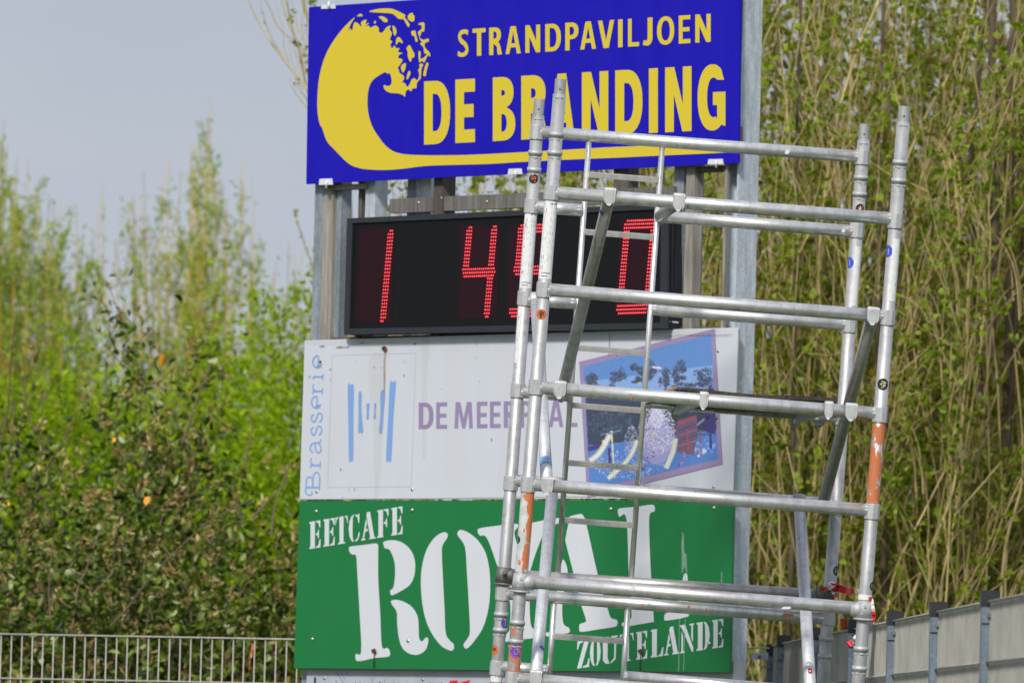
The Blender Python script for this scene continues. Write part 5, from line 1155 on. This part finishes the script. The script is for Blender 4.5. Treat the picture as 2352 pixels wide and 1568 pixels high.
# bare twigs fanning out above the left edge of the blue sign
g0 = ground(800, 1500, 43.5); bt = thing('bare_poplar', g0, 'nearly bare poplar whose curved twigs fan out left of the blue sign', 'tree'); tw = Twigs(); gb = np.array(g0)
ZT = lambda p: (562.7 + p[0] * .1648, p[1] * .1648)
to_ground(tw, 812, 700, 43.5, .05, .5); traced(tw, [(812, 700), (800, 520), (760, 360), (722, 250), (707, 206)], 43.5, .03, .009, .6, 7); traced(tw, [(806, 600), (790, 300), (740, 120), (700, 20), (690, -60)], 43.5, .02, .006, .6, 6); traced(tw, [(800, 560), (780, 380), (745, 270), (706, 232)], 43.6, .012, .005, .6, 6)
for pts, r in (([(875, 1250), (800, 1140), (680, 1010), (560, 860), (400, 650), (280, 460), (170, 280), (90, 110), (50, 0), (20, -120)], .0075), ([(570, 860), (480, 720), (390, 570), (310, 380), (255, 200), (220, 60), (215, 10)], .0048), ([(620, 530), (530, 450), (420, 310), (360, 140), (280, 0), (230, -100)], .006), ([(870, 1250), (830, 1100), (790, 900), (740, 640), (640, 400), (560, 200), (510, 0), (500, -100)], .008), ([(850, 1040), (820, 900), (760, 700), (680, 450), (620, 250), (570, 0), (560, -80)], .007), ([(875, 1400), (790, 1280), (710, 1130), (690, 1080)], .0045), ([(870, 1510), (760, 1370), (690, 1280), (640, 1190), (612, 1080)], .0045), ([(830, 800), (800, 680), (720, 600), (640, 520)], .007),
                ([(870, 900), (840, 600), (790, 480), (800, 250), (830, 30)], .0045), ([(760, 520), (720, 330), (700, 200), (650, 0)], .004), ([(760, 1040), (730, 900), (690, 680)], .0035), ([(875, 560), (860, 350), (880, 150)], .003), ([(620, 880), (550, 700), (540, 540), (545, 450)], .0035), ([(545, 400), (480, 270), (450, 80)], .0032), ([(820, 1250), (740, 1100), (640, 800), (610, 540)], .0035), ([(800, 920), (720, 760), (670, 640), (640, 800)], .003), ([(690, 300), (640, 250), (600, 100), (590, -60)], .006), ([(790, 560), (840, 420), (870, 300)], .003), ([(930, 90), (860, 20), (800, -60)], .0045), ([(700, 1260), (712, 1120), (690, 1020)], .0032)):
    traced(tw, [ZT(p) for p in pts], 43.5 + rng.uniform(-.3, .3), r * .75, r * .38, rng.uniform(.5, 1), 6)
    lv2 = None
tw.build('stems', BK_TAN, bt); lv = Leaves()
for x, y, k_ in ((690, 150, 6), (720, 610, 10), (760, 600, 6), (800, 660, 5), (860, 375, 4), (835, 790, 6), (815, 885, 6), (730, 190, 3), (870, 850, 4), (950, 30, 18), (650, 290, 5), (710, 1140, 3), (690, 610, 5), (880, 1000, 4), (300, 320, 2), (260, 190, 2), (640, 230, 4)):
    for _ in range(k_): a = nrm(rng.normal(size=3)); p = ZT((x + rng.normal() * 22, y + rng.normal() * 16)); lv.add(P3(p[0], p[1], 43.5), a, rng.uniform(.012, .026), .9)
lv.build('crown', L_POP, bt)

# willows far left
def willow(label, xb, yb, d, tips, extra, leafz=(.035, .06), dens=1.):
    g0 = ground(xb, yb, d); root = thing('willow_shrub', g0, label, 'shrub', 'willow shrubs against the sky'); gb = np.array(g0); tw = Twigs(); lv = Leaves(); sc0 = 1
    allt = [(x, y, 1) for x, y in tips] + [(x + rng.normal() * 17, y + abs(rng.normal()) * 150 + 40, 0) for x, y in tips for _ in range(extra)]
    for x, y, main in allt:
        dp = d + rng.uniform(-.8, .8); tip = P3(x, y, dp); base = gb + rng.normal(size=3) * (.25, .25, 0); mid = base * .45 + tip * .55; mid[0] = tip[0] * .75 + base[0] * .25
        n_ = 26; pts = []
        w1, w2 = rng.normal(size=3) * .05, rng.uniform(0, 6)
        for i in range(n_ + 1):
            t_ = i / n_; p = (1 - t_) ** 2 * base + 2 * t_ * (1 - t_) * mid + t_ * t_ * tip; pts.append(p + w1 * math.sin(t_ * 7 + w2))
        tw.add(pts, rng.uniform(.014, .022), .002, rng.random(), 6)
        L_ = np.linalg.norm(pts[-1] - pts[0]); a0 = .03 if main else .01
        for sgm in range(n_):
            t_ = 1 - sgm / n_; p = pts[n_ - sgm]
            if p[2] < 1.9: break
            if t_ > 1 - a0 * .6: continue
            dr = nrm(pts[n_ - sgm] - pts[n_ - sgm - 1])
            k_ = int((6 + 28 * (1 - t_) ** 1.6) * dens * (.75 if main else 1) * rng.uniform(.3, 1.6))
            for _ in range(k_):
                q = p + rng.normal(size=3) * (.018 + .11 * (1 - t_)) ; q = q + dr * rng.uniform(-.09, .09)
                lv.add(q, nrm(dr * .75 + rng.normal(size=3) * .55), rng.uniform(*leafz), rng.uniform(.18, .32))
            if rng.random() < .5 and t_ < .93:
                t2, d2 = grow(p, side(dr, R_(rng.uniform(12, 35))), rng.uniform(.25, .9) * (1.25 - t_), 7, .05, .1); tw.add(t2, .0035, .001, rng.random(), 4)
                for q in t2[1:]:
                    for _ in range(int(4 * dens)): lv.add(q + rng.normal(size=3) * .018, nrm(d2 * .8 + rng.normal(size=3) * .55), rng.uniform(*leafz), rng.uniform(.18, .32))
    tw.build('stems', BK_YEL, root); lv.build('crown', L_WIL, root)
ZS = lambda p: (p[0] * .3662, 229.7 + p[1] * .3662)
willow('tall yellow-green willow shrub with spiky tips at the left edge', 55, 1500, 56, [ZS(p) for p in ((-90, 260), (0, 60), (40, 130), (105, 340), (165, 380), (60, 480), (310, 620), (230, 560), (400, 530), (435, 640), (375, 700), (490, 860), (590, 840), (150, 620), (540, 960), (-30, 420), (10, 600))], 3, dens=1.25)
willow('tall open willow shrub with yellow stems in the middle of the sky', 430, 1500, 57, [ZS(p) for p in ((650, 480), (830, 570), (900, 450), (1010, 430), (1065, 340), (1100, 420), (1175, 250), (1285, 130), (1320, 10), (1340, 260), (1240, 330), (1545, 380), (1520, 600), (1420, 620), (1180, 560), (930, 720), (740, 860), (1250, 560), (1380, 480))], 2, dens=.85)
willow('lower willow shrub just left of the signs', 640, 1500, 56.5, [ZS(p) for p in ((1625, 990), (1700, 1110), (1805, 900), (1830, 960), (1900, 940), (1560, 1120), (1960, 1080), (2050, 960))], 3, dens=.9)
# one long arching shoot before the left post
g0 = ground(700, 1500, 46); ar = thing('arching_shoot', g0, 'single thin arching shoot rising left of the left steel post', 'plant'); tw = Twigs()
q = [np.array(g0)] + [P3(x, y, 46) for x, y in ((722, 1300), (740, 900), (722, 640), (702, 570), (688, 525), (678, 495), (680, 482))]; qs = smooth_open([tuple(v_) for v_ in q], 4); tw.add(qs, .007, .0022, .4, 6); tw.build('stem', BK_TAN, ar); lv = Leaves()
for i in range(12, len(qs)): 
    for _ in range(2): lv.add(np.array(qs[i]), nrm(rng.normal(size=3)), rng.uniform(.012, .022), .6)
lv.build('crown', L_POP, ar)

def mound(name, label, group, x, ytop, d, rx, ry, nl, mat, z, w_, bark, tips=0, tipmat=None, stems=26, shell=.55, holes=.0, lump=.55, droop=-.15, base_h=.5, spikes=0, clump=26, hole=.45):
    """a shrub: woody stems and leaves crowded towards an uneven outer skin"""
    g0 = ground(x, 1500, d); H = P(x, ytop, d).z; root = thing(name, g0, label, 'shrub', group); gb = np.array(g0)
    ph = rng.uniform(0, 6.28, size=(6,)); fr = rng.uniform(2, 7, size=(6,))
    def rad(th, fi): return 1 + lump * .22 * (np.sin(fr[0] * th + ph[0] + 3 * fi) + np.sin(fr[1] * fi * 2 + ph[1]) + .7 * np.sin(fr[2] * th * 2 + fr[3] * fi * 3 + ph[2]) + .5 * np.sin(fr[4] * th * 4 + fr[5] * fi * 5 + ph[3])) / 2
    th = rng.uniform(0, 2 * math.pi, nl); u = rng.random(nl) ** .8; fi = np.arcsin(np.clip(u, 0, 1)); r = rad(th, fi) * (1 - shell * rng.random(nl) ** 1.8)
    dirs = np.stack([np.cos(th) * np.cos(fi), np.sin(th) * np.cos(fi), np.sin(fi)], -1); sc3 = np.array((rx, ry, H - base_h))
    pos = gb + np.array((0, 0, base_h)) + dirs * r[:, None] * sc3
    lo_ = rng.random(nl) < .35; pos[lo_, 2] = rng.uniform(.1, H * .7, lo_.sum()); 
    # leaves gather into sprays
    cl = rng.integers(0, nl, nl // clump + 1); ci = cl[rng.integers(0, len(cl), nl)]; k_ = rng.random(nl) < .85
    pos[k_] = pos[ci[k_]] + rng.normal(size=(k_.sum(), 3)) * np.array((.06, .06, .085)) * (z[1] / .055)
    hx, hz = pos[:, 0] - gb[0], pos[:, 2]; hl = np.sin(hx * 9 + ph[0] + 1.5 * np.sin(hz * 4 + ph[1])) * np.sin(hz * 8 + ph[2] + 1.2 * np.sin(hx * 6)) + .5 * np.sin(hx * 19 + ph[3]) * np.sin(hz * 17 + ph[4])
    pos[:, 1] += np.where(hl < -.12, hole * np.minimum(1, (-hl - .12) * 3), 0)
    ax = dirs * .6 + rng.normal(size=(nl, 3)) * .65 + np.array((0, 0, droop))
    lv = Leaves(); tone = np.clip(rng.normal(.48, .3, nl) , 0, 1); lv.bulk(pos, ax, rng.uniform(z[0], z[1], nl), rng.uniform(w_[0], w_[1], nl), tone); tw = Twigs()
    for _ in range(stems):
        i = rng.integers(nl); a, b2 = gb + rng.normal(size=3) * (.15, .15, 0), pos[i]; b2 = b2.copy(); n_ = 8
        pts = [a + (b2 - a) * (k / n_) + np.array((0, 0, .12 * math.sin(math.pi * k / n_))) + rng.normal(size=3) * .02 for k in range(n_ + 1)]; tw.add(pts, rng.uniform(.008, .018), .003, None, 6)
    lt = Leaves()
    if tips:
        sel = rng.choice(nl, tips * 3, replace=False); sel = sel[(r[sel] > .72)][:tips]
        for i in sel:
            c_ = pos[i] + dirs[i] * rng.uniform(.02, .10) + np.array((0, -.03, .03)); sd_ = nrm(dirs[i] + UZ * .8 + rng.normal(size=3) * .3); L2 = rng.uniform(.05, .18)
            tw.add([c_ - sd_ * L2, c_ - sd_ * L2 * .5, c_], .003, .0018, None, 4)
            for _ in range(rng.integers(5, 10)): lt.add(c_ - sd_ * rng.uniform(0, L2 * .5), nrm(sd_ * .5 + rng.normal(size=3) * .7), rng.uniform(.022, .046), rng.uniform(.28, .45))
    for _ in range(spikes):
        i = rng.integers(nl); 
        if r[i] < .8 or fi[i] < .5: continue
        t2, d2 = grow(pos[i], nrm(dirs[i] * .3 + UZ), rng.uniform(.25, .6), 8, .06, .05); tw.add(t2, .004, .0015, None, 5)
        for q in t2[1:]:
            for _ in range(5): (lt if tips and rng.random() < .4 else lv).add(q + rng.normal(size=3) * .012, nrm(d2 * .5 + rng.normal(size=3) * .6), rng.uniform(z[0], z[1]) * .75, w_[0])
    tw.build('stems', bark, root); lv.build('crown', mat, root)
    if lt.p: lt.build('buds', tipmat, root)
    return root
EL = 'bright green elder bushes'
for x, yt, d, rx, nl, lab in ((640, 800, 47.5, 1.0, 15000, 'bright lime-green elder bush right beside the left edge of the white sign'), (470, 795, 49.0, .9, 11000, 'lime-green elder bush under the middle willow'), (300, 860, 50.0, .9, 10000, 'lime-green bush between the two tall willows'), (120, 850, 49.0, .95, 11000, 'lime-green bush below the left willow'), (-110, 830, 49.5, .9, 8000, 'lime-green bush at the left edge')):
    mound('elder_bush', lab, EL, x, yt, d, rx, .9, int(nl * 2.9), L_ELD, (.028, .052), (.5, .8), BK_BR, lump=.5, spikes=26, shell=.35, hole=.12)
OB = 'dark oleaster bushes behind the wire fence'
for x, yt, d, rx, nl, tips, lab in ((340, 850, 43.6, .58, 13000, 1000, 'dark green oleaster with tan buds, the tallest, in the middle of the left side'), (60, 1000, 42.6, .64, 14000, 700, 'dark glossy oleaster behind the fence at the left edge'), (590, 1150, 42.4, .60, 13000, 800, 'oleaster with many tan buds against the left edge of the green sign'), (330, 1210, 41.4, .72, 15000, 700, 'low spreading dark oleaster just behind the wire fence'), (-160, 960, 43.4, .7, 8000, 200, 'dark oleaster at the left end'), (800, 1180, 42.9, .6, 6000, 150, 'dark oleaster hidden mostly behind the green sign')):
    mound('oleaster_bush', lab, OB, x, yt, d, rx, .75, nl, L_ELA, (.036, .068), (.45, .65), BK_RED, int(tips * 1.7), L_TAN, 34, spikes=16, lump=.7)
# a few traced bare stalks and yellow leaves in the left bushes
bs = thing('bare_stalks', ground(200, 1500, 41.0), 'thin reddish bare stalks crossing in front of the left bushes', 'plant'); tw = Twigs()
ZE = lambda p: (p[0] * .3052, 717.8 + p[1] * .3052)
for pts in ([(40, 1300), (60, 1100), (110, 660), (0, 870), (-40, 950)], [(270, 1340), (330, 1200), (400, 1100), (460, 980), (540, 880)], [(460, 1200), (370, 1060), (270, 900), (210, 760), (190, 600), (180, 400), (150, 200)], [(0, 1050), (60, 700), (80, 400), (110, 100), (130, 20)], [(1370, 980), (1430, 800), (1500, 600), (1600, 380)], [(1840, 1180), (1880, 960), (1900, 870), (1870, 760)], [(800, 620), (800, 480), (790, 340)]):
    tw = Twigs(); traced(tw, [ZE(p) for p in pts], rng.uniform(42.4, 43), .006, .0035, rng.random(), 5); tw.build('stem', BK_RED, bs)
ZF = lambda p: (p[0] * .3043, 1091 + p[1] * .3043)
for pts in ([(540, 1200), (590, 840), (640, 740), (700, 560), (760, 400), (780, 350)], [(640, 750), (560, 730), (510, 690)], [(830, 1140), (960, 1000), (1130, 780), (1300, 600), (1460, 450), (1560, 360), (1750, 260), (1900, 180)], [(700, 900), (830, 760), (860, 700)], [(2050, 450), (2060, 330), (2090, 180), (2150, 20), (2200, -100)], [(380, 1080), (370, 860), (385, 620), (410, 460)], [(1900, 320), (1980, 240), (2110, 100)]):
    tw = Twigs(); traced(tw, [ZF(p) for p in pts], rng.uniform(40.7, 41.2), .0055, .003, rng.random(), 5); tw.build('stem', BK_RED, bs)
lv = Leaves()
for x, y, z in ((380, 829, .075), (343, 1151, .05), (20, 1157, .02), (262, 1010, .03)): 
    lv = Leaves(); p = P3(x, y, 41.1 if y > 900 else 42.5); lv.add(p + np.array((0, 0, z / 2)), np.array((rng.normal() * .2, -.2, -1.)), z, .85, .5); lv.build('yellow_leaf', L_YEL, bs)
lv = Leaves()
for x, y in ((582, 1490), (572, 1510), (578, 1475), (565, 1520)):
    p = P3(x, y, 40.4); lv.add(p, np.array((rng.normal() * .4, -.2, -1.)), .05, .4, .5)
lv.build('dead_leaf', m_flat('dead_orange_leaf', (.48, .18, .05), .6), bs)
# far shelter belt that closes the view between and behind the shrubs
fb = thing('distant_hedge', ground(1250, 1500, 66), 'low dense distant hedge closing the view behind the fences', 'hedge'); nl = 26000
gb = np.array(ground(1250, 1500, 66)); pos = np.stack([rng.uniform(-9, 9, nl), rng.uniform(-1, 1, nl), rng.random(nl) ** .7 * 3.0 + .3 * np.sin(np.arange(nl))], -1) + gb
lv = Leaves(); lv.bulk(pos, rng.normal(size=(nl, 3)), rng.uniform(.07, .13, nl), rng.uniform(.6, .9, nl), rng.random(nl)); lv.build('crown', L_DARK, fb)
tw = Twigs()
for i in range(30): 
    b_ = gb + np.array((-8.5 + i * .6, 0, 0)); tw.add([b_, b_ + np.array((0, 0, 1.2)), b_ + np.array((.1, 0, 2.3))], .03, .012, None, 5)
tw.build('trunk', BK_BR, fb)
